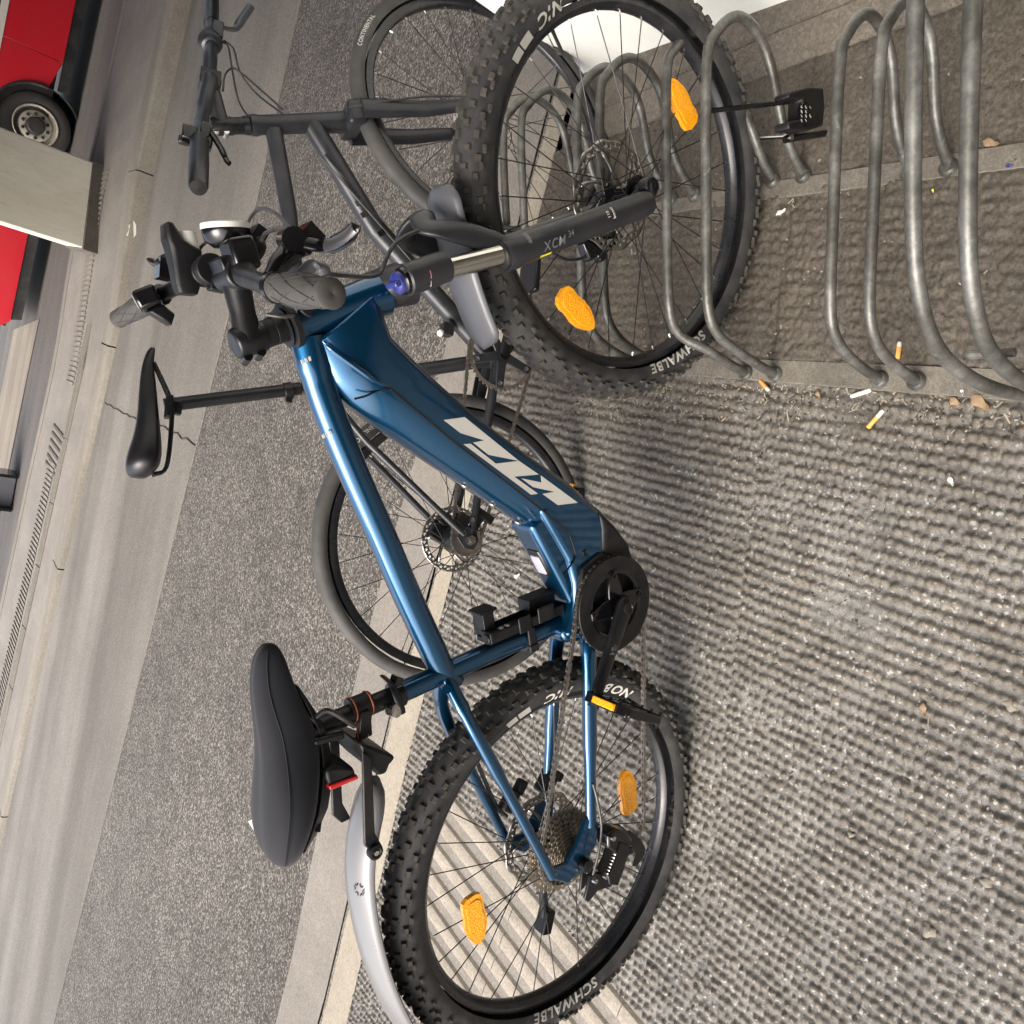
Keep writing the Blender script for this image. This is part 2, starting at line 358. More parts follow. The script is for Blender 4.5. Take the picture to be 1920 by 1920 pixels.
mb = MB(); mb.loft([[V(x, interp(ISB, x), -.1), V(x, interp(ISB, x), kh(x)+.004), V(x, interp(ISB, x)-.16, kh(x)+.004), V(x, interp(ISB, x)-.16, -.1)] for x in xs(-14, 14, .5)])
obj('rear_kerb', mb, M['kerb'], ks)
dI = V(.983, -.185, 0); nI = V(.185, .983, 0)
tp = struct(bpy.data.objects.new('tactile_paving', None)); COL.objects.link(tp)
rm = MB(); rm.box((0, 0, 0), (.024, .36, .007)); rme = mesh(rm, M['kerb'])
for i in range(150):
    s = -4.2+i*.047
    if -.05 < s-.15 < .72: continue
    p = V(.40, 7.55, 0)+dI*(s-.2)+nI*.03; o = link('tactile_bar', rme, tp); o.location = (p.x, p.y, kh(p.x)+.004); o.rotation_euler.z = math.atan2(dI.y, dI.x)+.10
for j in range(5):
    mb = MB()
    for i in range(9):
        a = V(1.75, 6.78+.045*j, 0)-dI*(i*.62)+nI*.06; b = a-dI*.605
        mb.box(((a.x+b.x)/2, (a.y+b.y)/2, kh((a.x+b.x)/2)+.003), ((b-a).length, .022, .012), Matrix.Rotation(math.atan2(dI.y, dI.x), 3, 'Z'))
    obj('guide_rib', mb, M['kerb'], tp)
for i in range(6):
    p = V(.60, 7.55, 0)-dI*(i*.075*1.0); mb = MB(); mb.box((0, 0, 0), (.028, .62, .006))
    o = obj('drain_slot', mb, crk, tp, M=Matrix.Translation((p.x, p.y, kh(p.x)+.003)) @ Matrix.Rotation(math.atan2(dI.y, dI.x)+.02, 4, 'Z'))
sheet('road', f(ISB), lambda x: interp(ISB, x)+40, -40, 40, -.02, M['road'], 4, 4, zf=lambda x, y: 0)
GUT = [(-.6, 10.75), (1.364, 10.477), (1.778, 10.40), (3.2, 10.15), (14, 8.2)]
sheet('gutter', f(GUT), lambda x: interp(GUT, x)+2.1, -.6, 1.9, -.012, M['gutter'], 3, .3, zf=lambda x, y: 0)
# --- beaded paving: a real height field, with the ribbed guide plates let into it
X0, X1, Y0, Y1, ST = -1.6, 1.66, -.95, 1.24, .0033
gx = np.arange(X0, X1, ST); gy = np.arange(Y0, Y1, ST); XX, YY = np.meshgrid(gx, gy, indexing='ij')
def vnoise(X, Y, sc, seed):
    r = np.random.RandomState(seed); g = r.rand(64, 64); x = X*sc; y = Y*sc
    xi = np.floor(x).astype(int); yi = np.floor(y).astype(int); fx = x-xi; fy = y-yi; fx = fx*fx*(3-2*fx); fy = fy*fy*(3-2*fy)
    q = lambda a, b: g[a % 64, b % 64]
    return (q(xi, yi)*(1-fx)+q(xi+1, yi)*fx)*(1-fy)+(q(xi, yi+1)*(1-fx)+q(xi+1, yi+1)*fx)*fy
tile = np.floor((YY+.095)/.80)
ua, ub = (.990, -.125), (.125, .992)                       # across the bead rows, along the bead rows
A = XX*ua[0]+YY*ua[1]+.003*(vnoise(XX, YY, 3, 1)-.5)+.013*tile; B = XX*ub[0]+YY*ub[1]+.008*(vnoise(XX, YY, 9, 2)-.5)
pa, pb = .0236, .0176
ia = np.floor(A/pa); off = (vnoise(ia*13.7, tile*3.1, .93, 3))*pb
ib = np.floor((B+off)/pb); da = (A/pa-ia-.5)*pa; db = ((B+off)/pb-ib-.5)*pb
rj = np.random.RandomState(5).rand(4096, 3); key = ((ia*131+ib*71).astype(int)) % 4096
jx, jy, js = rj[key, 0]-.5, rj[key, 1]-.5, rj[key, 2]
rad = (.0064+.0036*js)*np.where(rj[key, 2]*7.77 % 1 < .06, .4, 1)
d2 = ((da-jx*.0050)**2+(db-jy*.0045)**2)/(rad*rad)
bead = np.sqrt(np.clip(1-d2, 0, 1))
row = np.clip(1-(da/.0080)**2, 0, 1)*.62*np.clip((XX-.15)*3, 0, 1)
flatp = np.clip((vnoise(XX, YY, 3.1, 6)*.6+vnoise(XX, YY, 11, 7)*.4-.62)*7, 0, 1)*(XX > .45)   # worn, clogged patches
bead2 = np.maximum(bead, row*np.clip((vnoise(XX, YY, 4.0, 8)-.35)*3, 0, 1))*(1-.60*flatp)
amp = .0082*(.85+.3*vnoise(XX, YY, 55, 21))
fill = np.clip((.93-XX)*-6, 0, 1)                                                # silted up by the rack
soil = np.clip((XX-1.0)/.05, 0, 1)*np.clip((1.37-XX)/.05, 0, 1)
between = np.clip((XX-1.0)/.05, 0, 1)*(YY > -9)
amps = amp*(1-.45*np.clip((XX-.80)/.2, 0, 1)*(.5+.5*vnoise(XX, YY, 6, 12)))*(1-between*np.where(XX < 1.37, .38+.42*vnoise(XX, YY, 5, 11), .95))
lump = .004*vnoise(XX, YY, 26, 14)*between+.0034*vnoise(XX, YY, 150, 15)+.0016*vnoise(XX, YY, 90, 16)
ty = np.abs(((YY+.095+.4) % .80)-.40); jnt = 1.6*np.exp(-(ty/.0050)**2)+1.3*np.exp(-((((XX-.10*0+.02) % .62)-.31)/.0042)**2)*(XX < .95)
jnt_old = np.exp(-(((YY+.095+.80*0) % .80)-.0)**2/(2*.0045**2))+np.exp(-(((YY+.095) % .80)-.80)**2/(2*.0045**2))
lump = lump+between*(.006*vnoise(XX, YY, 48, 31)*vnoise(XX, YY, 19, 32))
ZZ = Hn(XX, YY)+.002+amps*bead2+lump-.003*np.clip(jnt, 0, 1)
dirt = np.clip((XX-.70)/.55, 0, .40)+between*np.where(XX < 1.37, .22+.42*vnoise(XX, YY, 8, 41), .55)
dR = (-.27, -.963); nR = (.963, -.27)                    # ribbed band: direction and normal
sband = (XX+.245)*nR[0]+(YY-.82)*nR[1]
tband = (XX+.245)*dR[0]+(YY-.82)*dR[1]
inband = (sband < -.004) & (sband > -.70) & (tband > -.03)
gr2 = np.interp(gx, [p[0] for p in GR2], [p[1] for p in GR2])[:, None]
keep = (YY < gr2-.001) & ~inband & (XX < 1.655)
nx, ny = XX.shape
idx = np.arange(nx*ny).reshape(nx, ny)
kq = keep[:-1, :-1] & keep[1:, :-1] & keep[1:, 1:] & keep[:-1, 1:]
q = np.stack([idx[:-1, :-1][kq], idx[1:, :-1][kq], idx[1:, 1:][kq], idx[:-1, 1:][kq]], 1)
used = np.unique(q); rm_ = np.full(nx*ny, -1); rm_[used] = np.arange(len(used)); q = rm_[q]
co = np.stack([XX.ravel()[used], YY.ravel()[used], ZZ.ravel()[used]], 1)
me = bpy.data.meshes.new('beaded_pavement'); me.vertices.add(len(co)); me.vertices.foreach_set('co', co.ravel().astype(np.float32))
me.loops.add(q.size); me.loops.foreach_set('vertex_index', q.ravel().astype(np.int32))
me.polygons.add(len(q)); me.polygons.foreach_set('loop_start', np.arange(0, q.size, 4, dtype=np.int32))
me.update(calc_edges=True); me.validate()
at = me.color_attributes.new('bead', 'FLOAT_COLOR', 'POINT')
cc = np.stack([bead2.ravel()[used], dirt.ravel()[used], flatp.ravel()[used], np.ones(len(used))], 1); at.data.foreach_set('color', cc.ravel().astype(np.float32))
me.materials.append(M['beads']); me.shade_smooth(); struct(link('beaded_pavement', me))
M['plain'] = speckled('plain_paving', [(.085, .078, .068), (.12, .108, .092), (.15, .135, .112), (.19, .18, .162)], 60, .75, big=[(2.2, .84, 1.12)], bump=1.0)
sheet('pavement', lambda x: -7, lambda x: interp(GR2, x)-.001, -8, 5, -.013, M['plain'], 24, .2)
# ribbed guide plates
rp = struct(bpy.data.objects.new('ribbed_paving', None)); COL.objects.link(rp)
R3 = lambda s_, t_: V(-.245+nR[0]*s_+dR[0]*t_, .82+nR[1]*s_+dR[1]*t_, 0)
mb = MB(); vs = []; fs = []
S = lerp(-.705, -.001, 4); T = lerp(-.035, 1.6, 12)
for t_ in T:
    for s_ in S: p = R3(s_, t_); vs.append((p.x, p.y, H(p.x, p.y)-.0068))
for i in range(11):
    for j in range(3): fs.append((i*4+j, i*4+j+1, (i+1)*4+j+1, (i+1)*4+j))
obj('plate_bed', mb.add(vs, fs), M['slab'], rp)
for k in range(8):
    s0 = -.700+k*.0885
    for t0, t1 in ((-.03, .36), (.363, .76), (.763, 1.16), (1.163, 1.56)):
        rings = []
        for t_ in lerp(t0, t1, 6):
            r = []
            for s_, z_ in ((0, -.012), (.010, .001), (.016, .003), (.044, .003), (.050, .001), (.062, -.012)):
                p = R3(s0+s_*1.05, t_); r.append(V(p.x, p.y, H(p.x, p.y)+z_))
            rings.append(r)
        mb = MB(); mb.loft(rings); obj('rib', mb, M['rib'], rp, ang=25)
# --- pillars, plinth, roof over the bike stand
t = NT('white_painted_concrete')
t.set(Base_Color=t.mix(t.ramp(t.noise(5, 6, .65), [(.45, (0, 0, 0)), (.8, (.4, .4, .4))]), (.80, .81, .76), (.55, .56, .53)), Roughness=.6); M['whitewash'] = t.m
t = NT('cream_painted_concrete')
c_ = t.mix(t.ramp(t.noise(3, 7, .7, t.scaled(1, 1, .35)), [(.42, (0, 0, 0)), (.75, (.75, .75, .75))]), (.84, .79, .66), (.62, .56, .45))
t.set(Base_Color=t.mix(t.ramp(t.noise(14, 6, .8, t.scaled(2.2, 2.2, .5)), [(.56, (0, 0, 0)), (.66, (.4, .4, .4))]), c_, (.40, .35, .27)), Roughness=.7); M['cream'] = t.m
def pillar(name, label, A, d, n, wx, wy, z0, z1, mat, plinth=None, parent=None):
    t = thing(name, label, 'pillar')
    P = lambda a, b: A+d*a+n*b
    mb = MB(); mb.prism([(0, 0), (wx, 0), (wx, wy), (0, wy)], A, d, n, V(0, 0, 1), z0, z1); obj('shaft', mb, mat, t, bevel=.012)
    if plinth:
        g, hp, mt = plinth; mb = MB(); mb.prism([(-g, -g), (wx+g, -g), (wx+g, wy+g), (-g, wy+g)], A, d, n, V(0, 0, 1), z0-.15, z0+hp); obj('plinth', mb, mt, t, bevel=.01)
    return t
a = V(1.838, .645, 0); b = V(1.783, .085, 0); d_ = (b-a).normalized(); n_ = V(-d_.y, d_.x, 0)
pillar('concrete_pillar', 'white painted square pillar standing at the edge of the bike stand', a, d_, n_, 1.1, .9, .10, 4.2, M['whitewash'])
mb = MB(); hz = lambda x, y, d: V(x, y, H(x, y)+d)
rings = []
for y in lerp(.64, -3, 12):
    x0 = 1.632+(y-.64)*.035*(-1)*.3; xx = x0+.0
    rings.append([hz(xx, y, -.1), hz(xx, y, .012), hz(xx+.012, y, .022), hz(xx+.075, y, .026), hz(xx+.079, y, .020), hz(xx+.084, y, .030), hz(xx+1.6, y, .034), hz(xx+1.6, y, -.1)])
struct(obj('stone_kerb', mb.loft(rings), M['plinth'], ang=30))
mb = MB(); mb.add([hz(1.6, -1.3, -.004), hz(1.7, -1.3, -.004), hz(1.7, .7, -.004), hz(1.6, .7, -.004)], [(0, 1, 2, 3)]); struct(obj('kerb_bed', mb, M['soil']))
A_ = V(2.198, 6.936, 0); d_ = (V(3.066, 7.205, 0)-A_).normalized(); n_ = V(-d_.y, d_.x, 0)
n_ = V(.165, .986, 0)
pillar('concrete_pillar', 'cream painted square pillar on the traffic island in front of the red bus', A_+V(.03, .03, 0), d_, n_, .86, .9, .05, 4.2, M['cream'], (.02, .17, M['plinth']))
mb = MB(); mb.box((7.2, -.5, 4.35), (16, 19, .4)); struct(obj('roof', mb, M['slab']))
mb = MB(); mb.box((9, -4.6, 2), (20, .4, 4.6)); struct(obj('unseen_shade_wall', mb, M['plinth']))  # unseen wall added behind the camera to darken reflections and ground on that side
# ------------------------------------------------------------------ bicycle pieces
YA = V(0, 1, 0)
def text_mesh(s, size, bold=.0, shear=0, space=1.0):
    cu = bpy.data.curves.new('t', 'FONT'); cu.body = s; cu.size = size; cu.offset = bold; cu.shear = shear; cu.space_character = space; cu.resolution_u = 3
    ob = bpy.data.objects.new('t', cu); COL.objects.link(ob); bpy.context.view_layer.update()
    me = bpy.data.meshes.new_from_object(ob.evaluated_get(bpy.context.evaluated_depsgraph_get()))
    vs = [v.co.copy() for v in me.vertices]; fs = [tuple(p.vertices) for p in me.polygons]
    bpy.data.objects.remove(ob); bpy.data.curves.remove(cu); bpy.data.meshes.remove(me)
    mx = max(v.x for v in vs); mn = min(v.x for v in vs); my = max(v.y for v in vs)
    for v in vs: v.x -= (mx+mn)/2; v.y -= my/2
    return vs, fs, mx-mn, my
def ring_text(s, size, rad, ang, side, bold=.0, shear=.25, space=1.05, dy=.0, stretch=1.0):
    """letters bent round a tyre wall: tops towards the hub when side asks for it"""
    vs, fs, w_, h_ = text_mesh(s, size, bold, shear, space); mb = MB(); out = []
    for v in vs:
        r = rad+v.y*dy; a = ang-v.x*stretch/rad*(1 if dy > 0 else -1)
        out.append(V(r*math.cos(a), side(r), r*math.sin(a)))
    return mb.add(out, fs)
def spoke_set(parent, n, rf, rr, hw, wr, seed, mat=None, side0=1):
    """crossed spokes as separate sub-parts: four shapes, copied round the hub"""
    mes = []
    for sgn in (1, -1):
        for lead in (1, -1):
            mb = MB(); a = lead*math.radians(66)
            p0 = V(rf*math.cos(a), sgn*hw, rf*math.sin(a)); p1 = V(rr, sgn*.002, 0)
            d = (p1-p0).normalized(); mb.tube([p0, p1], wr, 5); mb.mi = 1; mb.tube([p1-d*.009, p1], wr*1.6, 6); mes.append(mesh(mb, [M['spoke'], M['steel']]))
    for k in range(n):
        o = link('spoke', mes[k % 4], parent); o.rotation_euler = (0, -2*PI*(k+.5*(k % 4 == 9))/n+seed, 0)
def rotor(parent, R, y, name='brake_disc', arms=6, wave=True):
    mb = MB(); n = 144; rr = [R*.80, R*.845, R*.895, R*.945, R]
    vs = []; fs = []
    for i, r in enumerate(rr):
        for j in range(n):
            a = 2*PI*j/n; k = r+(R*.022*math.cos(12*a) if wave and i in (0, 4) else 0); vs.append(V(k*math.cos(a), y, k*math.sin(a)))
    for i in range(4):
        for j in range(n):
            if (i == 1 and j % 6 in (0, 1)) or (i == 2 and j % 6 in (3, 4)): continue
            fs.append((i*n+j, i*n+(j+1) % n, (i+1)*n+(j+1) % n, (i+1)*n+j))
    mb.add(vs, fs)
    for k in range(arms):
        a = 2*PI*k/arms; P = []
        for t in lerp(0, 1, 5):
            r = R*(.28+.53*t); b = a+.75*t*(1-.25*t); P.append((r, b))
        L = [V(r*math.cos(b-.045/(r/R+.15)), y, r*math.sin(b-.045/(r/R+.15))) for r, b in P]; Rr = [V(r*math.cos(b+.045/(r/R+.15)), y, r*math.sin(b+.045/(r/R+.15))) for r, b in P]
        mb.add(L+Rr, [(i, i+1, 6+i, 5+i) for i in range(4)])
    return obj(name, mb, M['disc'], parent, solid=.0018, ang=60)
def tyre_mesh(R, r, knobs, mat_k):
    """carcass with moulded tread blocks: one moulded piece"""
    mb = MB(); rc = R-r-(.006 if knobs else 0)
    prof = []
    for i in range(19):
        a = math.radians(-128+256*i/18); prof.append((r*math.sin(a)*.98, rc+r*math.cos(a)))
    mb.lathe(prof, V(0, 0, 0), YA, 128, caps=False)
    if knobs:
        mb.mi = 1; n = 72
        for k in range(n):
            for lat, wd, ln, ht, ph in ((-62, .009, .011, .0052, .5), (62, .009, .011, .0052, .5), (-32, .011, .008, .0046, 0), (32, .011, .008, .0046, 0), (-8, .009, .012, .005, .5), (10, .009, .011, .005, .0), (-78, .005, .012, .005, 0), (78, .005, .012, .005, 0)):
                th = 2*PI*(k+ph)/n+(.006 if k % 2 else -.006); la = math.radians(lat+(4 if k % 2 else -4)*(1 if lat > 0 else -1))
                er = V(math.cos(th), 0, math.sin(th)); et = V(-math.sin(th), 0, math.cos(th)); nr = er*math.cos(la)+YA*math.sin(la); lt = YA*math.cos(la)-er*math.sin(la)
                c = er*rc+nr*r; v = []
                for q, s_ in ((-.001, 1.12), (ht, .84)):
                    for a_, b_ in ((-1, -1), (1, -1), (1, 1), (-1, 1)): v.append(c+nr*q+et*(ln/2*a_*s_)+lt*(wd/2*b_*s_))
                mb.add(v, [(0, 1, 5, 4), (1, 2, 6, 5), (2, 3, 7, 6), (3, 0, 4, 7), (4, 5, 6, 7)])
    return mb
def rim_mesh(Rin, dep, w_):
    mb = MB(); a = Rin; h = w_/2
    mb.lathe([(-h, a+dep), (-h, a+dep*.45), (-h*.55, a+.001), (0, a-.001), (h*.55, a+.001), (h, a+dep*.45), (h, a+dep), (h*.6, a+dep*.7), (-h*.6, a+dep*.7)], V(0, 0, 0), YA, 96, closed=True); return mb
def hub_mesh(hw, axle, r0=.016, rf=.027):
    mb = MB(); mb.lathe([(-axle, .0075), (-axle*.8, .0075), (-axle*.8, .012), (-hw-.004, .014), (-hw-.002, rf), (-hw+.003, rf), (-hw+.008, r0), (hw-.008, r0), (hw-.003, rf), (hw+.002, rf), (hw+.004, .014), (axle*.8, .012), (axle*.8, .0075), (axle, .0075)], V(0, 0, 0), YA, 28); return mb
def sidewall(R, r, knobs):
    rc = R-r-(.006 if knobs else 0)
    return lambda rad: -(math.sqrt(max((r*1.0)**2-(rad-rc)**2, 1e-8))*.98+.0015)
def spoke_reflector(parent, mes, r, ang, y, tilt=0):
    o = link('reflector', mes, parent); m = Matrix.Rotation(-ang, 4, 'Y') @ Matrix.Translation((r, y, 0)) @ Matrix.Rotation(tilt, 4, 'Y')
    o.matrix_local = m; return o
def reflector_mesh():
    mb = MB(); P = [(.047*math.cos(a)*(1.0), .019*math.sin(a)*(1+.28*math.cos(a))) for a in [2*PI*i/22 for i in range(22)]]
    P = [(a_, b_*1.22) for a_, b_ in [(-.052, .008), (-.046, .016), (-.034, .0185), (-.02, .017), (0, .0195), (.018, .018), (.034, .013), (.044, .008), (.050, 0), (.044, -.008), (.034, -.013), (.018, -.018), (0, -.0195), (-.02, -.017), (-.034, -.0185), (-.046, -.016), (-.052, -.008)]]
    mb.prism(P, V(0, 0, 0), V(0, 0, 1), V(1, 0, 0), V(0, 1, 0), -.0045, .0045)
    mb.prism([(a*.8, b*.72) for a, b in P], V(0, 0, 0), V(0, 0, 1), V(1, 0, 0), V(0, 1, 0), -.0062, .0062); return mesh(mb, M['reflector'], 30)
REFL = reflector_mesh()
def sprocket(R, teeth, y, th, inner=.5, holes=True):
    mb = MB(); n = teeth*4; vs = []
    out = [R*(1.0 if j % 4 in (1, 2) else .945) for j in range(n)]
    for yy in (y-th/2, y+th/2):
        for ring in (out, [R*inner]*n):
            for j in range(n): a = 2*PI*j/n; vs.append(V(ring[j]*math.cos(a), yy, ring[j]*math.sin(a)))
    fs = []
    for j in range(n):
        k = (j+1) % n; fs += [(j, k, n+k, n+j), (2*n+j, 3*n+j, 3*n+k, 2*n+k), (j, 2*n+j, 2*n+k, k), (n+j, n+k, 3*n+k, 3*n+j)]
    return mb.add(vs, fs)
def link_mesh(p, h, wdt, mats):
    mb = MB(); P = []
    for k in range(7): a = PI/2+PI*k/6; P.append((-p/2+h*math.cos(a), h*math.sin(a)))
    P.append((0, -h*.62))
    for k in range(7): a = -PI/2+PI*k/6; P.append((p/2+h*math.cos(a), h*math.sin(a)))
    P.append((0, h*.62))
    for s in (-1, 1): mb.prism(P, V(0, 0, 0), V(1, 0, 0), V(0, 0, 1), V(0, 1, 0), s*wdt/2-.0006, s*wdt/2+.0006)
    for s in (-1, 1): mb.lathe([(-wdt/2-.001, .0017), (wdt/2+.001, .0017)], V(s*p/2, 0, 0), YA, 8)
    mb.lathe([(-wdt/2+.001, .0036), (wdt/2-.001, .0036)], V(p/2, 0, 0), YA, 8); return mesh(mb, mats)
def chain_along(parent, path, pitch=.0127, wdt=.0058):
    """links laid end to end along a closed polyline"""
    P = [Vector(p) for p in path]; P.append(P[0]); seg = [(P[i+1]-P[i]).length for i in range(len(P)-1)]; L = sum(seg); n = int(L/pitch); st = L/n
    la, lb = link_mesh(st, .0042, wdt, M['chain']), link_mesh(st, .0040, wdt-.0022, M['chain'])
    def at(s):
        s %= L
        for i, q in enumerate(seg):
            if s <= q: return P[i]+(P[i+1]-P[i])*(s/q)
            s -= q
        return P[-1]
    for i in range(n):
        a, b = at(i*st), at((i+1)*st); d = (b-a).normalized(); c = (a+b)/2
        o = link('chain_link', la if i % 2 else lb, parent); x = d; y = (YA-d*d.y).normalized(); z = x.cross(y)
        m = Matrix((x, y, z)).transposed().to_4x4(); m.translation = c; o.matrix_local = m
def arc(c, r, a0, a1, n, y):
    return [V(c[0]+r*math.cos(a), y, c[1]+r*math.sin(a)) for a in lerp(a0, a1, n)]
def decal(mb, s, size, A, B, r, ang, up, off=.0005, bold=.0, shear=0, flip=1, space=1.0):
    """print wrapped on a round tube from A to B; ang turns it round the tube"""
    vs, fs, w_, h_ = text_mesh(s, size, bold, shear, space); A, B = Vector(A), Vector(B); X = (B-A).normalized()
    U = (Vector(up)-X*Vector(up).dot(X)).normalized(); W = X.cross(U); c = (A+B)/2; o = []
    for v in vs:
        a = ang-v.y*flip/r; o.append(c+X*(v.x*flip)+(U*math.cos(a)+W*math.sin(a))*(r+off))
    return mb.add(o, fs)
def patch(mb, A, B, r, t0, t1, a0, a1, up, off=.0004, n=8, skew=0):
    A, B = Vector(A), Vector(B); X = (B-A); U = (Vector(up)-X.normalized()*Vector(up).dot(X.normalized())).normalized(); W = X.normalized().cross(U); vs = []
    for k in range(n):
        a = a0+(a1-a0)*k/(n-1)
        for t in (t0+skew*k/(n-1), t1+skew*k/(n-1)): vs.append(A+X*t+(U*math.cos(a)+W*math.sin(a))*(r+off))
    return mb.add(vs, [(2*k, 2*k+1, 2*k+3, 2*k+2) for k in range(n-1)])
# ================================================================== the blue mountain bike
bike = thing('mountain_bike', 'glossy blue electric mountain bike with knobbly tyres and orange spoke reflectors', 'bicycle', frame(BF, BN, BU, BO))
RW, WB, STEER = .372, 1.2494, -.0709
def big_wheel(name, c, yaw, seed):
    wm = Matrix.Translation(c) @ Matrix.Rotation(yaw, 4, 'Z')
    wh = obj(name, rim_mesh(.297, .019, .030), M['rim'], bike, M=wm)
    obj('tyre', tyre_mesh(.3785, .0335, True, None), [M['rubber'], M['knob']], wh, ang=50)
    return wh
rear = big_wheel('rear_wheel', V(0, 0, RW), 0, .1)
front = big_wheel('front_wheel', V(WB, .001, RW), STEER, .3)
obj('hub', hub_mesh(.030, .060), M['gloss'], rear); obj('hub', hub_mesh(.030, .056), M['gloss'], front)
spoke_set(rear, 32, .026, .298, .029, .00105, .05); spoke_set(front, 32, .026, .298, .029, .00105, .11)
sw = sidewall(.3785, .0335, True)
def wa(px, py, o): p = E(px, py, -.028)-o; return math.atan2(p.z, p.x)
def wr(px, py, o): p = E(px, py, 0)-o; return math.hypot(p.x, p.z), math.atan2(p.z, p.x)
rc_, fc_ = V(0, 0, RW), V(WB, 0, RW)
TW = .326
obj('lettering', ring_text('NOBBY   NIC', .026, TW-.002, wa(1108, 1283, rc_), sw, .0007, .15, 1.15, -1, 1.35), M['white'], rear)
obj('lettering', ring_text('SCHWALBE', .023, TW, wa(1060, 1895, rc_), sw, .0006, .15, 1.12, 1, 1.3), M['logo'], rear)
obj('lettering', ring_text('NOBBY   NIC', .026, TW-.002, wa(1000, 40, fc_)-.34, sw, .0007, .15, 1.15, -1, 1.35), M['logo'], front)
obj('lettering', ring_text('SCHWALBE', .023, TW, wa(1285, 660, fc_), sw, .0007, .15, 1.12, 1, 1.3), M['logo'], front)
for wh, c, px, py in ((rear, rc_, 965, 1325), (front, fc_, 962, 78)):
    a0 = wa(px, py, c); mb = MB()
    for u0, u1 in ((-.085, .0), (.012, .085)):
        vs = []
        for k in range(8):
            a = a0+u0+(u1-u0)*k/7
            for r in (TW-.009, TW+.007): vs.append(V(r*math.cos(a+(r-TW)*1.2), sw(r), r*math.sin(a+(r-TW)*1.2)))
        mb.add(vs, [(2*k, 2*k+1, 2*k+3, 2*k+2) for k in range(7)])
    obj('tyre_label', mb, M['logo'], wh)
for wh, c, pts in ((rear, rc_, ((890, 1725), (1176, 1483))), (front, fc_, ((1266, 195), (1094, 582)))):
    for px, py in pts:
        p = E(px, py, -.012)-c; r, a = math.hypot(p.x, p.z), math.atan2(p.z, p.x)
        spoke_reflector(wh, REFL, r, a, -.012, .12)
p = E(1035, 80, 0)-fc_; mb = MB(); d = -V(p.x, 0, p.z).normalized(); q = -d*.299
mb.tube([q, q+d*.012, q+d*.03, q+d*.042], [.0035, .003, .003, .0018], 8); obj('valve', mb, M['spoke'], front)
# rim print: pale block on the rear rim near the pedal
mb = MB(); vs = []
for k in range(12):
    a = wa(1160, 1330, rc_)+.17-.36*k/11
    for r, y in ((.2985, -.006), (.303, -.0125)): vs.append(V(r*math.cos(a), y-.0006, r*math.sin(a)))
mb.add(vs, [(2*k, 2*k+1, 2*k+3, 2*k+2) for k in range(11)]); obj('rim_label', mb, M['white'], rear)
# --- frame tubes
tt = curve([(.352, 0, .652), (.389, 0, .684), (.5, 0, .755), (.607, 0, .818), (.705, 0, .877), (.776, 0, .917), (.83, 0, .943), (.885, 0, .962)], 5)
mb = MB(); mb.tube(tt, [.0215]*6+[.0235]*(len(tt)-11)+[.026]*5, 18, flat=(.88, (-.5, 0, .87))); tto = obj('top_tube', mb, M['blue'], bike)
ha, hb = V(.897, 0, .985), V(.966, 0, .852)
mb = MB(); hd = (hb-ha); mb.lathe([(0, .0285), (.012, .0285), (.03, .0265), (.075, .0275), (.12, .031), (hd.length, .0325)], ha, hd, 28); obj('head_tube', mb, M['blue'], bike)
mb = MB(); mb.lathe([(-.012, .0255), (-.010, .034), (-.002, .0345), (0, .030)], ha, hd, 28); obj('headset', mb, M['plastic'], bike)
dts = [((.968, .872), (.872, .962), .70), ((.905, .842), (.822, .925), .86), ((.876, .800), (.797, .896), .98), ((.855, .766), (.766, .825+.012), 1), ((.809, .684), (.72, .739), 1), ((.757, .572), (.668, .627), 1), ((.712, .465), (.622, .525), 1), ((.690, .425), (.600, .482), .98)]
prof = [(0, -.020), (.04, -.033), (.13, -.0447), (.58, -.0450), (.66, -.0435), (.88, -.030), (1, -.010), (1, .010), (.88, .030), (.66, .0435), (.58, .045), (.13, .0447), (.04, .033), (0, .020)]
rings = [[V(l[0]+(u[0]-l[0])*t, y*s_, l[1]+(u[1]-l[1])*t) for t, y in prof] for l, u, s_ in dts]
mb = MB(); mb.loft(rings); dt = obj('down_tube', mb, M['blue'], bike, ang=75, bevel=.004)
mb = MB(); mb.tube(curve([E(606, 640, -.030), E(622, 655, -.0335), E(664, 686, -.0385), E(700, 712, -.0415), E(728, 727, -.0425)], 4), [.002]*3+[.0042]*10+[.0022]*4, 8); obj('frame_crease', mb, M['blue'], bike)
cr = [E(*p, -.02) for p in ((985, 985), (1020, 1050), (1052, 1110), (1068, 1140), (1064, 1165), (1045, 1180), (1050, 1205), (1092, 1200), (1120, 1160), (1135, 1085), (1150, 1040), (1145, 985), (1120, 955), (1080, 925), (1040, 930))]
mb = MB(); mb.slab(cr, -.034, .034); obj('motor_cradle', mb, M['blue'], bike, bevel=.014, seg=4)
cr2_ = [E(*p, -.044) for p in ((1040, 925), (1012, 958), (1040, 1005), (1066, 1050), (1078, 1095), (1080, 1135), (1074, 1170), (1062, 1195), (1092, 1200), (1120, 1160), (1135, 1085), (1150, 1040), (1145, 985), (1120, 955), (1085, 928))]
mb = MB(); mb.slab(cr2_, -.0446, .0446); obj('motor_cradle', mb, M['blue'], bike, bevel=.010, seg=3)
mo = [E(*p, -.045) for p in ((1122, 957), (1152, 985), (1178, 1020), (1188, 1055), (1208, 1085), (1216, 1140), (1202, 1190), (1160, 1222), (1105, 1212), (1090, 1150), (1112, 1085), (1128, 1040), (1128, 995))]
mb = MB(); mb.slab(mo, -.050, .050); obj('motor_cover', mb, M['plastic'], bike, bevel=.010, seg=3)
